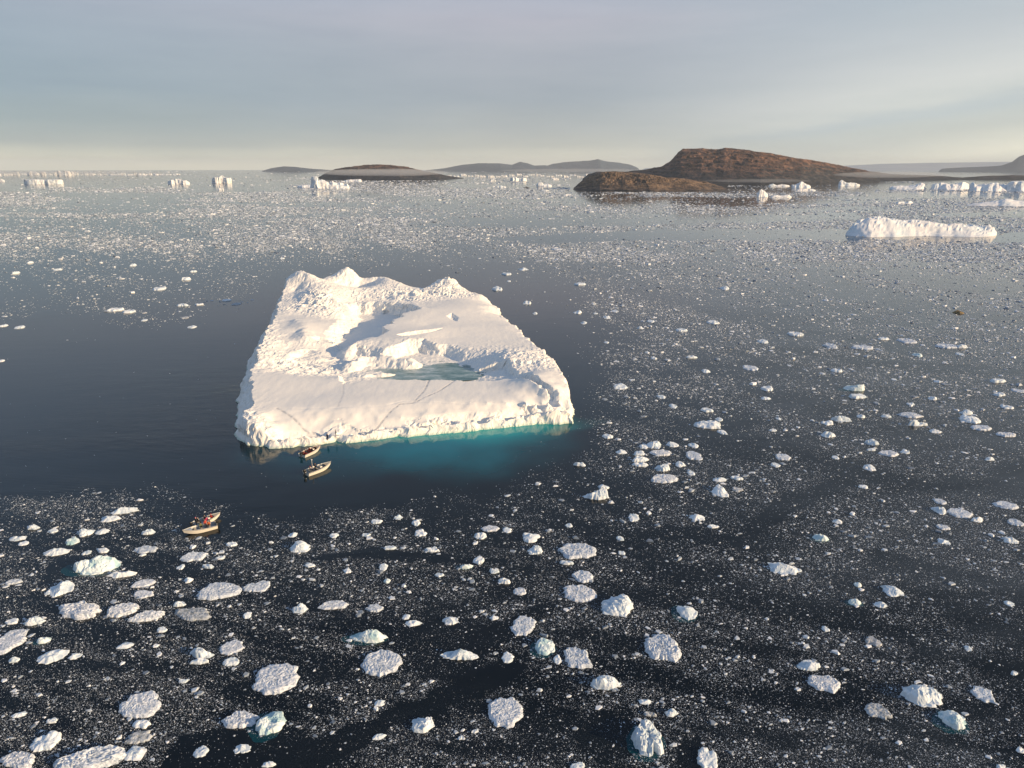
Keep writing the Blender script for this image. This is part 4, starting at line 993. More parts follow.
zone(0, 240, Z7, [(60, 271, 30, 12, 's', 'small blue-white floe alone in the dark water at far left'), (10, 266, 24, 10, 'f'), (2, 375, 22, 16, 's', 'white floe cut by the left edge level with the iceberg'), (596, 270, 26, 14, 's', 'small pale blue floe left of the iceberg'), (360, 216, 52, 14, 'f'), (402, 222, 42, 12, 'f'), (448, 226, 16, 12, 'd'), (448, 249, 20, 8, 'f'), (495, 151, 44, 12, 'f'), (568, 202, 40, 10, 'f'), (618, 200, 28, 7, 'f'), (703, 187, 30, 8, 'f'), (577, 121, 34, 10, 'l'), (601, 97, 20, 9, 'l'), (178, 91, 26, 14, 'l'), (92, 70, 20, 14, 'l'), (49, 102, 22, 10, 'l'), (412, 78, 22, 12, 'l'), (876, 57, 16, 12, 'l'), (575, 241, 26, 9, 'd', 'dark grey ice scrap left of the iceberg'), (733, 199, 34, 12, 'd', 'dark narrow ice scrap near the iceberg’s left cliff')])
Z8 = 300 / 1024
zone(470, 210, Z8, [(388, 384, 28, 18, 'a', 'small peaked white floe behind the iceberg’s right shoulder'), (222, 353, 20, 12, 'l'), (196, 317, 36, 14, 'l'), (93, 268, 42, 18, 'l', 'ragged white floe just behind the iceberg’s right hump'), (182, 200, 40, 18, 'a'), (124, 218, 34, 10, 'f'), (133, 243, 16, 12, 's'), (366, 349, 34, 14, 'l'), (467, 366, 28, 18, 'l'), (428, 353, 18, 10, 's'), (495, 346, 26, 12, 's'), (296, 134, 38, 24, 'g'), (466, 452, 20, 14, 's'), (720, 410, 44, 14, 'f'), (830, 384, 52, 14, 'f'), (868, 267, 34, 16, 'l'), (616, 380, 26, 14, 's'), (376, 253, 44, 10, 'f'), (580, 402, 28, 12, 'l'), (1000, 449, 40, 14, 'f')])
FLOES.append(dict(px=958.5, py=312.5, w=11, h=4, t='b', lab='ochre-brown dirty floe among the white brash at right', rot=None))

# --- words for those not described by hand: size, look, and the nearest landmark
SHAPE = {'g': 'flat granular pan', 'r': 'rough ragged pan', 'l': 'lumpy white chunk', 's': 'smooth rounded floe', 'e': 'narrow white sliver', 't': 'blue-green block', 'd': 'dull grey slush patch', 'a': 'angular white block', 'f': 'low flat floe', 'b': 'brown floe'}
LAND = [(201, 526, 'the rafted pair of boats'), (318, 469, 'the boat lying off the iceberg'), (250, 440, 'the left front corner of the great iceberg'), (568, 418, 'the right front corner of the great iceberg'), (300, 275, 'the back left peak of the iceberg'), (490, 300, 'the back right corner of the iceberg'), (920, 229, 'the long low iceberg')]
SHORT = {}
for f in FLOES:
    if f['lab'] and f['w'] > 13:
        LAND.append((f['px'], f['py'], f['lab']))
def core(lab):
    """the landmark as it is named inside another label: its first few words"""
    for cut in (' with ', ' in ', ' cut ', ' below ', ' at ', ' alone', ' near', ' among', ' left ', ' right ', ' under ', ' above ', ' sitting', ' directly', ' just', ' standing', ' slanting', ' beside', ' low ', ',', ' behind', ' off ', ' on '):
        if lab.startswith('the '): break
        i = lab.find(cut)
        if i > 8: lab = lab[:i]
    return lab if lab.startswith('the ') else 'the ' + lab
cores = {}
for L in LAND: cores.setdefault(core(L[2]), []).append(L)
LAND = [(*v[0][:2], k) for k, v in cores.items() if len(v) == 1]

def side(dx, dy):
    dy *= 1.7
    if abs(dx) > 1.8 * abs(dy): return 'right of' if dx > 0 else 'left of'
    if abs(dy) > 1.8 * abs(dx): return 'below' if dy > 0 else 'above'
    return ('below' if dy > 0 else 'above') + (' and right of' if dx > 0 else ' and left of')
pend = {}
for f in FLOES:
    if f['lab']: continue
    best = sorted((math.hypot(f['px'] - x, (f['py'] - y) * 1.6), x, y, k) for x, y, k in LAND)
    dist, x, y, k = best[0]
    size = 'tiny' if f['w'] < 8 else 'small' if f['w'] < 13 else 'mid-sized' if f['w'] < 22 else 'large'
    key = (size, SHAPE[f['t']], side(f['px'] - x, f['py'] - y), k)
    pend.setdefault(key, []).append((dist, f))
ORD = ['nearest', 'second nearest', 'third nearest', 'fourth nearest', 'fifth nearest', 'sixth nearest']
for (size, shp, sd_, k), fs in pend.items():
    fs.sort(key=lambda q: q[0])
    for i, (dist, f) in enumerate(fs):
        f['lab'] = f'{size} {shp} {sd_} {k}' + ('' if len(fs) == 1 else f', {ORD[min(i, 5)]}')

for f in FLOES:
    w_ = f['lab'].split()
    if len(w_) > 16:
        f['lab'] = f['lab'].replace(' with a low blue tail', '').replace(', upper of two in line', '').replace(',  upper', '').replace(' the middle of', '').replace('the cluster right of centre', 'the central cluster').replace(' with a ragged rim', '')
for f in FLOES:
    if len(f['lab'].split()) > 16: print('LONG', f['lab'])
from collections import Counter
print('DUP', [k for k, v in Counter(f['lab'] for f in FLOES).items() if v > 1])
FLOE_XY = []
def build_floes():
    for i, f in enumerate(FLOES):
        m_ = mpp(f['py']); sn = sin_dep(f['py']); cs = math.sqrt(1 - sn * sn)
        a = f['w'] * m_ / 2
        hgt = HEIGHT[f['t']] * 2 * a
        hgt = min(max(hgt, .22), .75 if f['t'] in 'grdf' else 3.2)
        hm = f['h'] * m_
        hgt = min(hgt, hm / cs * .7)
        b = (hm - hgt * .75 * cs) / sn / 2
        b = min(max(b, .45 * a), 1.5 * a)
        if f['px'] > 560 and f['lab'].startswith('tall angular'):
            hgt = 2.3; b = a * 1.35
        x, y, _ = P(f['px'], f['py'] + .5 * hgt * cs / m_ * .5)
        big = f['w']
        nth, nr = (56, 16) if big > 26 else (40, 11) if big > 15 else (26, 7)
        rot = f['rot'] if f['rot'] is not None else R(random.Random(i).uniform(-14, 14))
        V, Fc, rad = floe_mesh(a, b, hgt, f['t'], 11 + i * 3, rot, nth, nr)
        name = {'g': 'ice_floe', 'r': 'ice_floe', 'd': 'ice_floe', 'f': 'ice_floe', 'e': 'ice_floe', 'b': 'ice_floe'}.get(f['t'], 'ice_chunk')
        o = mesh_obj(name, V, Fc, FM[f['t']], smooth=False)
        o.location = (x, y, 0)
        tag(o, f['lab'], 'ice floe' if name == 'ice_floe' else 'ice chunk', 'ice floes and chunks drifting in the brash')
        FLOE_XY.append((x, y, a, b))
        if (f['t'] == 't' and big > 14) or 'teal' in f['lab'] and 'teal-footed' not in f['lab'] and 'directly' not in f['lab'] and big > 12:
            th = np.linspace(0, 2 * math.pi, 40, endpoint=False)
            rr = (.92 + .5 * fbm(np.cos(th) * 1.5 + i, np.sin(th) * 1.5, i, 4, .6))
            sx_ = np.cos(th) * rr * a * .98 - a * .22; sy_ = np.sin(th) * rr * b * .9 - b * .16
            vs = [(-a * .1, 0, .012)] + [(sx_[k], sy_[k], .004) for k in range(40)]
            mesh_obj('submerged_foot', vs, [(0, 1 + k, 1 + (k + 1) % 40) for k in range(40)], FOOTMAT, o, smooth=True)
build_floes()

# --- brash: everything too small and too many to count
CLEAR = [
    ([(-260, 335), (60, 312), (150, 324), (240, 302), (285, 266), (490, 268), (555, 300), (592, 335), (600, 380), (590, 420), (596, 452), (560, 474), (500, 496), (420, 502), (330, 512), (262, 522), (232, 522), (222, 505), (160, 486), (110, 494), (-260, 506)], .0022, 9),
    ([(-260, 256), (300, 250), (520, 246), (560, 275), (590, 335), (490, 268), (285, 266), (240, 302), (150, 324), (60, 312), (-260, 335)], .16, 8),
    ([(625, 231), (840, 229), (1300, 238), (1300, 246), (900, 240), (640, 240), (540, 244), (480, 240)], .04, 2),
    ([(470, 218), (640, 219), (860, 213), (860, 219), (640, 226), (470, 226)], .10, 2),
    ([(300, 556), (365, 549), (450, 553), (512, 562), (440, 563), (360, 560)], .06, 4),
    ([(230, 800), (300, 742), (372, 722), (430, 690), (512, 652), (528, 668), (470, 700), (400, 724), (345, 760), (300, 800)], .05, 6),
    ([(158, 768), (180, 735), (222, 728), (300, 742), (280, 800), (158, 800)], .06, 6),
    ([(520, 640), (560, 600), (512, 615), (440, 650), (470, 660)], .25, 5),
    ([(742, 528), (785, 494), (850, 474), (862, 482), (800, 510), (752, 540)], .18, 4),
    ([(690, 424), (725, 418), (760, 424), (720, 434)], .15, 4),
    ([(986, 470), (1004, 460), (1100, 458), (1100, 480), (1000, 478)], .15, 4),
    ([(40, 585), (100, 568), (75, 555), (50, 562)], .1, 4),
    ([(840, 355), (950, 364), (1040, 372), (1040, 378), (930, 371), (840, 362)], .35, 4),
    ([(1000, 640), (1100, 560), (1100, 800), (985, 800)], .45, 9),
    ([(570, 745), (590, 715), (625, 705), (640, 745), (610, 768)], .2, 4),
    ([(670, 780), (676, 748), (696, 735), (705, 780)], .12, 4),
    ([(400, 640), (512, 600), (540, 560), (512, 580), (420, 625)], .5, 5),
]
def density(px, py):
    d = np.interp(py, [176, 182, 190, 205, 235, 250, 300, 380, 440, 520, 600, 700, 800], [1.0, 1.35, 1.6, 1.6, 1.4, 1.6, 1.4, .95, .95, 1.0, 1.05, .95, .9])
    d = d * np.where(py < 255, np.interp(px, [0, 250, 420, 620], [.50, .72, 1.0, 1.1]), 1.0)
    for poly, mul, warp in CLEAR:
        wx = px + (fbm(px / 22, py / 14, 301, 3) - .5) * warp * 3.2
        wy = py + (fbm(px / 22, py / 14, 302, 3) - .5) * warp * 2.0
        lo = np.array(poly).min(0) - 60; hi = np.array(poly).max(0) + 60
        m = (wx > lo[0]) & (wx < hi[0]) & (wy > lo[1]) & (wy < hi[1])
        sdp = np.where(in_poly(wx[m], wy[m], poly), 1, -1) * seg_dist(wx[m], wy[m], [(q[0], q[1]) for q in poly])
        soft = np.where(wx[m] > 420, warp * 3.2, warp * 1.1) if warp > 7 else warp * .5
        kk = np.ones(len(d)); kk[m] = 1 + (mul - 1) * sstep(-1, .6, sdp / soft)
        d = d * kk
    # drift lines: streaks that lie along the slow current
    st = fbm((px + py * .9) / 130, (py - px * .28) / 26, 311, 4, .55)
    st2 = fbm((px + py * .5) / 60, (py - px * .2) / 12, 321, 3, .55)
    far = sstep(260, 190, py)
    stf = fbm(px / 120, py / 5, 331, 4, .55)
    k = sstep(.36, .60, st * .55 + st2 * .45)
    d = d * (.26 + 1.15 * k) * (1 - far) + d * far * (.10 + 1.7 * sstep(.40, .64, stf))
    return d
    
def build_brash():
    rng = np.random.default_rng(21)
    NB = 2300000
    px = rng.uniform(-430, 1460, NB)
    py = 171.5 + (rng.uniform(0, 1, NB)) * (960 - 171.5)
    extra = rng.uniform(0, 1, NB) < .16          # the far band is seen almost edge-on and packs tighter in the picture
    py = np.where(extra, rng.uniform(171, 262, NB), py)
    sz = .47 * rng.uniform(0, 1, NB) ** (-1 / 2.55)
    sz = np.clip(sz, .44, 8.5)
    dn = density(px, py)
    # arcs of fragments left of the iceberg
    arc = [(38, 276, 60, 300), (60, 300, 105, 310), (105, 310, 130, 312), (65, 262, 120, 264), (75, 278, 140, 281), (150, 262, 235, 252), (170, 268, 205, 262)]
    sz = np.minimum(sz * np.interp(py, [185, 230, 330, 450], [2.0, 1.9, 1.5, 1.0]), np.interp(py, [178, 200, 260, 400, 520], [3.2, 4.2, 5.0, 6.5, 8.5]) * (.75 + .5 * rng.uniform(0, 1, NB)))
    keep = rng.uniform(0, 1, NB) < dn * .58
    big_ok = (sz < 4.5) | (rng.uniform(0, 1, NB) < sstep(.1, .5, dn))
    keep &= big_ok
    px, py, sz = px[keep], py[keep], sz[keep]
    for x0, y0, x1, y1 in arc:
        n = int(abs(x1 - x0) * 1.4)
        t = rng.uniform(0, 1, n)
        px = np.concatenate([px, x0 + (x1 - x0) * t + rng.normal(0, 4, n)]); py = np.concatenate([py, y0 + (y1 - y0) * t + rng.normal(0, 2.2, n)])
        sz = np.concatenate([sz, np.clip(.9 * rng.uniform(0, 1, n) ** (-1 / 2.4), .9, 6)])
    # where they lie on the water
    dz = -SP + (HH / 2 - py) / F * CP; dy = CP + (HH / 2 - py) / F * SP; dx = (px - W / 2) / F
    t = -CAMH / dz
    x = dx * t; y = dy * t; m_ = t / F
    # not inside the iceberg, the shore or the boats
    ok = ~in_poly(x, y, FOOT) | (seg_dist(x, y, FOOT) < .4)
    ok &= ~((np.abs(px - 202) < 20) & (np.abs(py - 527) < 10)) & ~((np.abs(px - 315) < 18) & (np.abs(py - 462) < 20))
    ok &= ~((px > 570) & (px < 728) & (py < 192)) & ~((px > 600) & (px < 885) & (py < 185.2)) & ~((px > 318) & (px < 464) & (py < 180.5)) & ~((px > 800) & (py < 181.5))
    x, y, m_, sz, py = x[ok], y[ok], m_[ok], sz[ok], py[ok]
    n = len(x)
    r = sz * m_ * .5
    hh = r * rng.uniform(.18, .6, n)
    hh = hh * np.interp(py, [200, 330], [.62, .95])
    hh = np.where(rng.uniform(0, 1, n) < .35, np.minimum(hh, r * .22), hh)
    # each bit: an uneven ring of five, a smaller raised ring, a cap
    k = 5
    th = (np.arange(k) / k * 2 * math.pi)[None, :] + rng.uniform(0, 6.28, n)[:, None] + rng.normal(0, .22, (n, k))
    rad = r[:, None] * rng.uniform(.65, 1.25, (n, k))
    sq = rng.uniform(.5, 1.0, n)[:, None]; an = rng.normal(0, .5, n)[:, None]
    u = np.cos(th) * rad; v = np.sin(th) * rad * sq
    bx = u * np.cos(an) - v * np.sin(an); by = u * np.sin(an) + v * np.cos(an)
    low = np.stack([x[:, None] + bx, y[:, None] + by, np.full((n, k), -.03)], 2)
    sh = rng.uniform(.45, .95, (n, k))
    up = np.stack([x[:, None] + bx * sh, y[:, None] + by * sh, hh[:, None] * rng.uniform(.55, 1.05, (n, k))], 2)
    V = np.concatenate([low, up], 1)                        # n, 10, 3
    base = (np.arange(n) * 2 * k)[:, None]
    tri = []
    for i in range(k):
        j = (i + 1) % k
        tri.append(np.concatenate([base + i, base + j, base + k + j], 1)); tri.append(np.concatenate([base + i, base + k + j, base + k + i], 1))
    for i in range(1, k - 1):
        tri.append(np.concatenate([base + k, base + k + i, base + k + i + 1], 1))
    T = np.stack(tri, 1).reshape(-1, 3)
    m, nt, b, out = new_mat('brash_ice')
    geo = N(nt, 'ShaderNodeNewGeometry')
    rr = ramp(nt, geo.outputs['Random Per Island'], [(0, (.15, .19, .25)), (.35, (.32, .38, .46)), (.75, (.60, .67, .76)), (1, (.84, .88, .94))])
    nt.links.new(rr.outputs[0], b.inputs['Base Color']); b.inputs['Roughness'].default_value = .55
    o = mesh_obj('brash_ice', V.reshape(-1, 3), T, m, smooth=False)
    tag(o, 'countless small white ice fragments strewn in drift lines over the dark water', 'brash ice', kind='stuff')
    print('brash bits', n, 'floes', len(FLOES))
build_brash()
# ------------------------------------------------------------------ open boats
M_HULL = plain('cream_gelcoat', (.74, .71, .64), .35, var=.05)
M_IN = plain('grey_deck_paint', (.36, .40, .43), .6, var=.12)
M_INRED = plain('brown_red_trim', (.26, .10, .07), .6, var=.12)
M_TAN = plain('tan_deck', (.52, .44, .32), .7, var=.12)
M_BLACK = plain('black_plastic', (.016, .017, .019), .4, var=.2)
M_DARK = plain('dark_canvas', (.03, .032, .036), .8, var=.25)
M_STEEL = plain('brushed_steel', (.55, .56, .58), .3, metal=1.0, var=.05)
M_CUSH = plain('red_vinyl', (.40, .05, .04), .5, var=.1)
m_, nt_, b_, o_ = new_mat('windscreen_perspex')
b_.inputs['Base Color'].default_value = (.5, .55, .58, 1); b_.inputs['Roughness'].default_value = .08; b_.inputs['Transmission Weight'].default_value = .8
M_GLASS = m_

def bevel_box(bm, size, loc, rot=None, bev=.03):
    g = bmesh.ops.create_cube(bm, size=1.0)
    vs = g['verts']
    bmesh.ops.scale(bm, vec=size, verts=vs)
    if bev:
        es = list({e for v in vs for e in v.link_edges})
        r = bmesh.ops.bevel(bm, geom=es, offset=min(bev, min(size) * .45), segments=2, affect='EDGES', profile=.5)
        vs = list({v for f in r['faces'] for v in f.verts} | {v for v in vs if v.is_valid})
    if rot: bmesh.ops.rotate(bm, cent=(0, 0, 0), matrix=Matrix.Rotation(rot[1], 3, rot[0]), verts=vs)
    bmesh.ops.translate(bm, vec=loc, verts=vs)
    return vs

def tube(bm, p, q, r, seg=8):
    p = Vector(p); q = Vector(q); d = q - p
    g = bmesh.ops.create_cone(bm, cap_ends=True, segments=seg, radius1=r, radius2=r, depth=d.length)
    bmesh.ops.rotate(bm, cent=(0, 0, 0), matrix=d.to_track_quat('Z', 'Y').to_matrix(), verts=g['verts'])
    bmesh.ops.translate(bm, vec=(p + q) / 2, verts=g['verts'])

def beam_at(t): return 1.12 * (1 - max(0.0, (t - .38) / .62) ** 2.3) * (.93 + .07 * min(1, t / .2))
def sheer(t): return .68 + .34 * t ** 2.2

def make_boat(label, group, deck, console=True, canopy=False, mast=False, red=False, two=False):
    root = empty('motor_boat'); tag(root, label, 'boat', group)
    L = 6.8; ns = 26
    ts = [i / (ns - 1) for i in range(ns)]
    bm = bmesh.new(); rings = []
    for t in ts:
        x = -L / 2 + L * t; b = max(beam_at(t), .02); zg = sheer(t)
        zk = -.28 + .5 * max(0, (t - .72) / .28) ** 2 * 1.6; zc = .04 + .4 * max(0, (t - .55) / .45) ** 2
        bc = b * .86
        bi = max(b - .11, .008); rake = .30 * t ** 6
        pts = [(x - .25 * t ** 4, 0, zk), (x, -bc, zc), (x + rake * .6, -b, zg * .8), (x + rake, -b - .0, zg), (x + rake, -bi, zg + .015), (x + rake * .9, -bi * .97, zg - .12)]
        loop = pts + [(p[0], -p[1], p[2]) for p in reversed(pts[1:])]
        rings.append([bm.verts.new(p) for p in loop])
    n = len(rings[0])
    for r0, r1 in zip(rings[:-1], rings[1:]):
        for k in range(n):
            if k == 5: continue                      # open on top
            bm.faces.new([r0[k], r0[(k + 1) % n], r1[(k + 1) % n], r1[k]])
    bm.faces.new(rings[0][:6] + rings[0][6:])        # transom
    bmesh.ops.remove_doubles(bm, verts=bm.verts, dist=.004)
    bm_obj('hull', bm, M_HULL, root, smooth=False)
    # inner liner: sides and floor
    bm = bmesh.new(); rings = []
    for t in ts[1:-1]:
        x = -L / 2 + L * t + .30 * t ** 6 * .9; b = max(beam_at(t) - .115, .006); zg = sheer(t)
        zf = .16 + .42 * max(0, (t - .7) / .3) ** 2
        rings.append([bm.verts.new(p) for p in [(x, -b, zg - .02), (x, -b * .86, zf), (x, b * .86, zf), (x, b, zg - .02)]])
    for r0, r1 in zip(rings[:-1], rings[1:]):
        for k in range(3): bm.faces.new([r0[k], r0[k + 1], r1[k + 1], r1[k]])
    bm.faces.new(rings[0])
    bm_obj('liner', bm, M_INRED if red else M_IN, root)
    # rubbing strake round the gunwale
    bm = bmesh.new()
    for s in (-1, 1):
        for t0, t1 in zip(ts[:-1], ts[1:]):
            f = lambda t: (-L / 2 + L * t + .30 * t ** 6 + .01, s * (max(beam_at(t), .02) + .015), sheer(t) - .05)
            tube(bm, f(t0), f(t1), .03, 6)
    bm_obj('rub_rail', bm, M_BLACK if not red else M_INRED, root)
    bm = bmesh.new()      # foredeck
    fs = [t for t in ts if t > .74]
    prev = None
    for t in fs:
        x = -L / 2 + L * t + .30 * t ** 6; b = max(beam_at(t) - .12, .005)
        cur = [bm.verts.new((x, -b, sheer(t) - .06)), bm.verts.new((x, 0, sheer(t) - .02)), bm.verts.new((x, b, sheer(t) - .06))]
        if prev:
            for k in range(2): bm.faces.new([prev[k], prev[k + 1], cur[k + 1], cur[k]])
        prev = cur
    bm_obj('foredeck', bm, deck, root)
    for xb in (-1.9, -.2, 1.1):
        bm = bmesh.new(); bevel_box(bm, (.42, 1.7, .10), (xb, 0, .50)); bevel_box(bm, (.10, 1.2, .32), (xb, 0, .30), bev=.01)
        bm_obj('seat', bm, M_CUSH if red else M_TAN, root)
    if console:
        bm = bmesh.new(); bevel_box(bm, (.55, .8, .75), (.55, .0, .53)); con = bm_obj('console', bm, M_HULL, root)
        bm = bmesh.new(); bevel_box(bm, (.03, .8, .38), (.72, 0, 1.08), ('Y', R(-18)), .008); bm_obj('windscreen', bm, M_GLASS, con)
        bm = bmesh.new()
        for k in range(12):
            a0, a1 = k * math.pi / 6, (k + 1) * math.pi / 6
            tube(bm, (.20, .17 * math.cos(a0), .85 + .17 * math.sin(a0)), (.20, .17 * math.cos(a1), .85 + .17 * math.sin(a1)), .015, 6)
        tube(bm, (.20, 0, .85), (.3, 0, .82), .02, 6)
        bm_obj('steering_wheel', bm, M_BLACK, con)
    if canopy:
        bm = bmesh.new()
        bevel_box(bm, (1.4, 1.7, .05), (-1.9, 0, 1.15), bev=.02)
        cn_ = bm_obj('spray_canopy', bm, M_DARK, root)
        bm = bmesh.new()
        for sx_ in (-2.5, -1.3):
            for sy_ in (-.8, .8): tube(bm, (sx_, sy_, .7), (sx_, sy_, 1.15), .02, 6)
        bm_obj('canopy_frame', bm, M_STEEL, cn_)
    if mast:
        bm = bmesh.new(); tube(bm, (-.9, .75, .7), (-1.0, .75, 2.3), .045, 8); bevel_box(bm, (.3, .3, .12), (-1.0, .75, 2.34)); bm_obj('mast', bm, M_HULL, root)
    for yo in ((-.28, .28) if two else (0,)):
        om = empty('outboard_motor'); om.parent = root; om.location = (-L / 2 - .12, yo, .55)
        bm = bmesh.new(); bevel_box(bm, (.62, .42, .55), (-.16, 0, .45), bev=.1); bm_obj('cowl', bm, M_BLACK, om)
        bm = bmesh.new(); bevel_box(bm, (.24, .14, .9), (-.20, 0, -.25), bev=.04); bevel_box(bm, (.5, .26, .03), (-.22, 0, -.62), bev=.01); bm_obj('drive_leg', bm, M_BLACK, om)
        bm = bmesh.new(); bevel_box(bm, (.2, .34, .26), (0, 0, -.02), bev=.02); bm_obj('bracket', bm, M_STEEL, om)
    return root

def place(o, stern, bow, L=6.8):
    a = Vector(P(*stern)); b = Vector(P(*bow)); d = b - a
    o.location = ((a + b) / 2).to_tuple()
    o.rotation_euler = (0, 0, math.atan2(d.y, d.x))
    s = d.length / (L + .35); o.scale = (s, s * 1.28, s * 1.25)
    return s

BG = 'open motor boats near the great iceberg'
boat_a = make_boat('cream motor boat rafted on the iceberg side of another, its bow pointing right', BG, M_TAN, console=True)
boat_b = make_boat('cream motor boat nearest the camera, bow pointing left, rafted against a second boat', BG, M_IN, console=False)
boat_c = make_boat('small cream boat with red seats nosing up to the iceberg edge', BG, M_TAN, console=True, red=True)
boat_d = make_boat('cream boat with a short mast lying a boat length off the iceberg', BG, M_TAN, console=True, mast=True)
BOATS = {}
for key, b, st, bw in (('a', boat_a, (192.2, 527.6), (220.5, 516.8)), ('b', boat_b, (217.6, 526.4), (183.6, 535.2)), ('c', boat_c, (301.5, 457.4), (320.6, 448.6)), ('d', boat_d, (305.4, 475.6), (331, 466.2))):
    BOATS[key] = (b, place(b, st, bw))

# ------------------------------------------------------------------ people
M_SKIN = plain('skin', (.48, .30, .22), .55, var=.05)
M_TROU = plain('dark_trousers', (.018, .02, .026), .8, var=.2)
M_BOOT = plain('rubber_boots', (.012, .012, .013), .5, var=.2)
JACK = {'red': (.42, .035, .02), 'orange': (.50, .12, .03), 'magenta': (.34, .03, .12), 'black': (.014, .015, .018), 'yellow': (.45, .36, .06), 'navy': (.02, .03, .07), 'olive': (.12, .13, .05), 'grey': (.16, .17, .19)}
JM = {k: plain(k + '_jacket', v, .75, var=.12) for k, v in JACK.items()}
HATM = {k: plain(k + '_hat', v, .9, var=.12) for k, v in {'pink': (.55, .16, .22), 'black': (.015, .015, .017), 'white': (.6, .6, .58), 'red': (.38, .04, .03), 'grey': (.2, .2, .21)}.items()}

def body_mesh(pose):
    # joints: name -> (position, radius); x forward, y left
    if pose == 'stand':
        J = {'pel': ((0, 0, .93), .135), 'bel': ((0, 0, 1.10), .14), 'che': ((.0, 0, 1.32), .16), 'nek': ((.01, 0, 1.47), .065), 'hea': ((.03, 0, 1.60), .095), 'top': ((.02, 0, 1.69), .07), 'nos': ((.125, 0, 1.59), .016)}
        for s, n in ((1, 'l'), (-1, 'r')):
            J.update({'hip' + n: ((0, .1 * s, .86), .10), 'kne' + n: ((.03 + .03 * s, .11 * s, .48), .07), 'ank' + n: ((-.01 + .04 * s, .11 * s, .09), .055), 'toe' + n: ((.13 + .04 * s, .12 * s, .045), .045),
                      'sho' + n: ((0, .19 * s, 1.39), .075), 'elb' + n: ((-.03, .27 * s, 1.12), .055), 'wri' + n: ((.08, .26 * s, .90), .042), 'han' + n: ((.11, .25 * s, .82), .043), 'fin' + n: ((.13, .245 * s, .76), .026), 'thu' + n: ((.14, .22 * s, .83), .018)})
    else:
        J = {'pel': ((0, 0, .10), .15), 'bel': ((.0, 0, .27), .145), 'che': ((.04, 0, .48), .16), 'nek': ((.07, 0, .63), .065), 'hea': ((.10, 0, .76), .095), 'top': ((.09, 0, .85), .07), 'nos': ((.195, 0, .75), .016)}
        for s, n in ((1, 'l'), (-1, 'r')):
            J.update({'hip' + n: ((.08, .11 * s, .09), .105), 'kne' + n: ((.46, .14 * s, .10), .075), 'ank' + n: ((.48, .14 * s, -.30), .055), 'toe' + n: ((.62, .15 * s, -.335), .045),
                      'sho' + n: ((.03, .19 * s, .55), .075), 'elb' + n: ((.10, .27 * s, .29), .055), 'wri' + n: ((.32, .20 * s, .20), .042), 'han' + n: ((.40, .17 * s, .18), .043), 'fin' + n: ((.46, .155 * s, .165), .026), 'thu' + n: ((.41, .125 * s, .20), .018)})
    E = [('pel', 'bel'), ('bel', 'che'), ('che', 'nek'), ('nek', 'hea'), ('hea', 'top'), ('hea', 'nos')]
    for n in 'lr': E += [('pel', 'hip' + n), ('hip' + n, 'kne' + n), ('kne' + n, 'ank' + n), ('ank' + n, 'toe' + n), ('che', 'sho' + n), ('sho' + n, 'elb' + n), ('elb' + n, 'wri' + n), ('wri' + n, 'han' + n), ('han' + n, 'fin' + n), ('han' + n, 'thu' + n)]
    names = list(J)
    me = bpy.data.meshes.new('person_body')
    me.from_pydata([J[k][0] for k in names], [(names.index(a), names.index(b)) for a, b in E], [])
    o = bpy.data.objects.new('person_body', me); COL.objects.link(o)
    mod = o.modifiers.new('skin', 'SKIN')
    for i, k in enumerate(names):
        me.skin_vertices[0].data[i].radius = (J[k][1], J[k][1]); me.skin_vertices[0].data[i].use_root = (k == 'pel')
    sub = o.modifiers.new('sub', 'SUBSURF'); sub.levels = 1; sub.render_levels = 1
    dg = bpy.context.evaluated_depsgraph_get()
    out = bpy.data.meshes.new_from_object(o.evaluated_get(dg))
    bpy.data.objects.remove(o); 
    segs = []
    for a, b in E:
        k = {'pel': 1, 'bel': 1, 'che': 1}.get(a, 1)
        if b in ('hea', 'top', 'nos') or b == 'nek': k = 0 if b != 'nek' else 1
        if b.startswith(('hip', 'kne')): k = 2
        if b.startswith('ank'): k = 2
        if b.startswith('toe'): k = 3
        if b.startswith(('fin', 'thu', 'han')): k = 4
        segs.append((Vector(J[a][0]), Vector(J[b][0]), k))
    idx = []
    for p in out.polygons:
        c = p.center; best = (9, 1)
        for a, b, k in segs:
            d = b - a; t = max(0, min(1, (c - a).dot(d) / d.length_squared))
            q = (c - a - d * t).length
            if q < best[0]: best = (q, k)
        idx.append(best[1])
        p.use_smooth = True
    return out, idx, J['hea'][0]
BODY = {p: body_mesh(p) for p in ('stand', 'sit')}

def person(pose, jacket, hat, label, loc, rz, group, s=1.0):
    me, idx, head = BODY[pose]
    me = me.copy(); me.name = 'person'
    me.materials.clear()
    for m in (M_SKIN, JM[jacket], M_TROU, M_BOOT, M_BOOT): me.materials.append(m)
    me.polygons.foreach_set('material_index', np.array(idx, np.int32))
    o = bpy.data.objects.new('person', me); COL.objects.link(o)
    o.location = loc; o.rotation_euler = (0, 0, rz); o.scale = (s, s, s)
    tag(o, label, 'person', group)
    bm = bmesh.new(); bmesh.ops.create_uvsphere(bm, u_segments=14, v_segments=10, radius=.118)
    for v in bm.verts:
        v.co.z *= 1.0
        if v.co.z < -.01: v.co.z = -.01 + (v.co.z + .01) * .25; v.co.x = min(v.co.x, .085)
    bmesh.ops.translate(bm, vec=(head[0] - .018, head[1], head[2] + .045), verts=bm.verts)
    bm_obj('knitted_hat', bm, HATM[hat], o, smooth=True)
    bm = bmesh.new()
    for sy in (-.036, .036):
        g = bmesh.ops.create_uvsphere(bm, u_segments=8, v_segments=6, radius=.014)
        bmesh.ops.translate(bm, vec=(head[0] + .085, sy, head[2] + .012), verts=g['verts'])
    bm_obj('eyes', bm, M_BLACK, o, smooth=True)
    return o

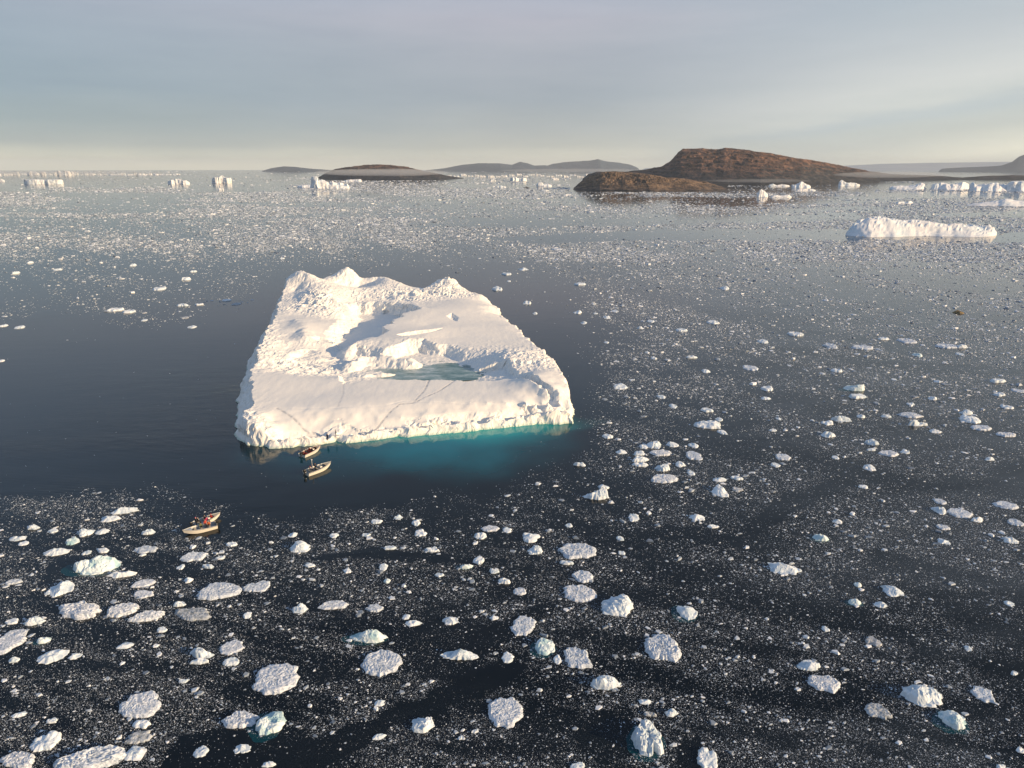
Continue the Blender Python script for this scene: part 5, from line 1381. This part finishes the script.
def in_boat(key, x, y, pose, jacket, hat, label, turn=0.0):
    b, s = BOATS[key]
    z = .555 if pose == 'sit' else .17
    mw = Matrix.Translation(b.location) @ Matrix.Rotation(b.rotation_euler.z, 4, 'Z') @ Matrix.Diagonal((s, s * 1.28, s * 1.25, 1))
    p = mw @ Vector((x, y, z))
    return person(pose, jacket, hat, label, p, b.rotation_euler.z + R(turn), 'people in the boats and on the ice', max(s, 1.0))
in_boat('a', 1.1, -.1, 'sit', 'red', 'red', 'person in a red jacket seated forward in the boat whose bow points right', 20)
in_boat('a', -.2, -.45, 'sit', 'magenta', 'black', 'person in a magenta jacket seated amidships in the rafted boat', -60)
in_boat('a', -.2, .4, 'sit', 'black', 'black', 'person in black seated at the middle of the farther rafted boat', 0)
in_boat('a', -1.9, .35, 'sit', 'black', 'grey', 'person in black with a grey hat at the stern of the farther rafted boat', 10)
in_boat('a', -2.6, -.2, 'stand', 'black', 'pink', 'person in a pink hat standing at the stern of the farther rafted boat', 0)
in_boat('b', -1.2, -.35, 'stand', 'red', 'red', 'person in a red jacket standing between the two rafted boats', 100)
in_boat('b', -.2, -.45, 'sit', 'olive', 'black', 'person in an olive-yellow jacket seated in the nearer rafted boat', 90)
in_boat('b', -1.9, -.3, 'sit', 'orange', 'grey', 'person in an orange jacket at the stern of the nearer rafted boat', 60)
in_boat('c', -.2, .35, 'sit', 'red', 'black', 'person in a red jacket seated in the boat touching the iceberg', 0)
in_boat('c', -.2, -.4, 'sit', 'black', 'black', 'person in black beside the red jacket in the boat touching the iceberg', 0)
in_boat('c', -1.9, .1, 'sit', 'navy', 'grey', 'person in navy at the tiller of the boat touching the iceberg', 0)
in_boat('d', -.55, .3, 'stand', 'black', 'black', 'person in black standing at the console of the boat with the mast', 0)
in_boat('d', -1.9, -.3, 'sit', 'navy', 'black', 'person in navy seated aft in the boat with the mast', 0)
in_boat('d', -1.9, .4, 'sit', 'grey', 'red', 'person in grey seated aft in the boat with the mast', 0)

from mathutils.bvhtree import BVHTree
bpy.context.view_layer.update()
ICE = BVHTree.FromObject(iceberg, bpy.context.evaluated_depsgraph_get())
def on_ice(px, py, jacket, hat, label, rz):
    # where the sight line through that spot first meets the snow
    d = Vector(ray(px, py)).normalized()
    hit = ICE.ray_cast(Vector((0, 0, CAMH)), d)[0]
    x, y, h = hit
    print('ON_ICE', px, py, tuple(hit))
    person('stand', jacket, hat, label, (x, y, h - .04), rz, 'people in the boats and on the ice')
on_ice(327.6, 440.0, 'navy', 'black', 'person in dark blue standing at the notch on the iceberg’s front edge', R(250))
on_ice(336.0, 436.2, 'black', 'black', 'person in black standing on the iceberg just right of the dark-blue figure', R(200))
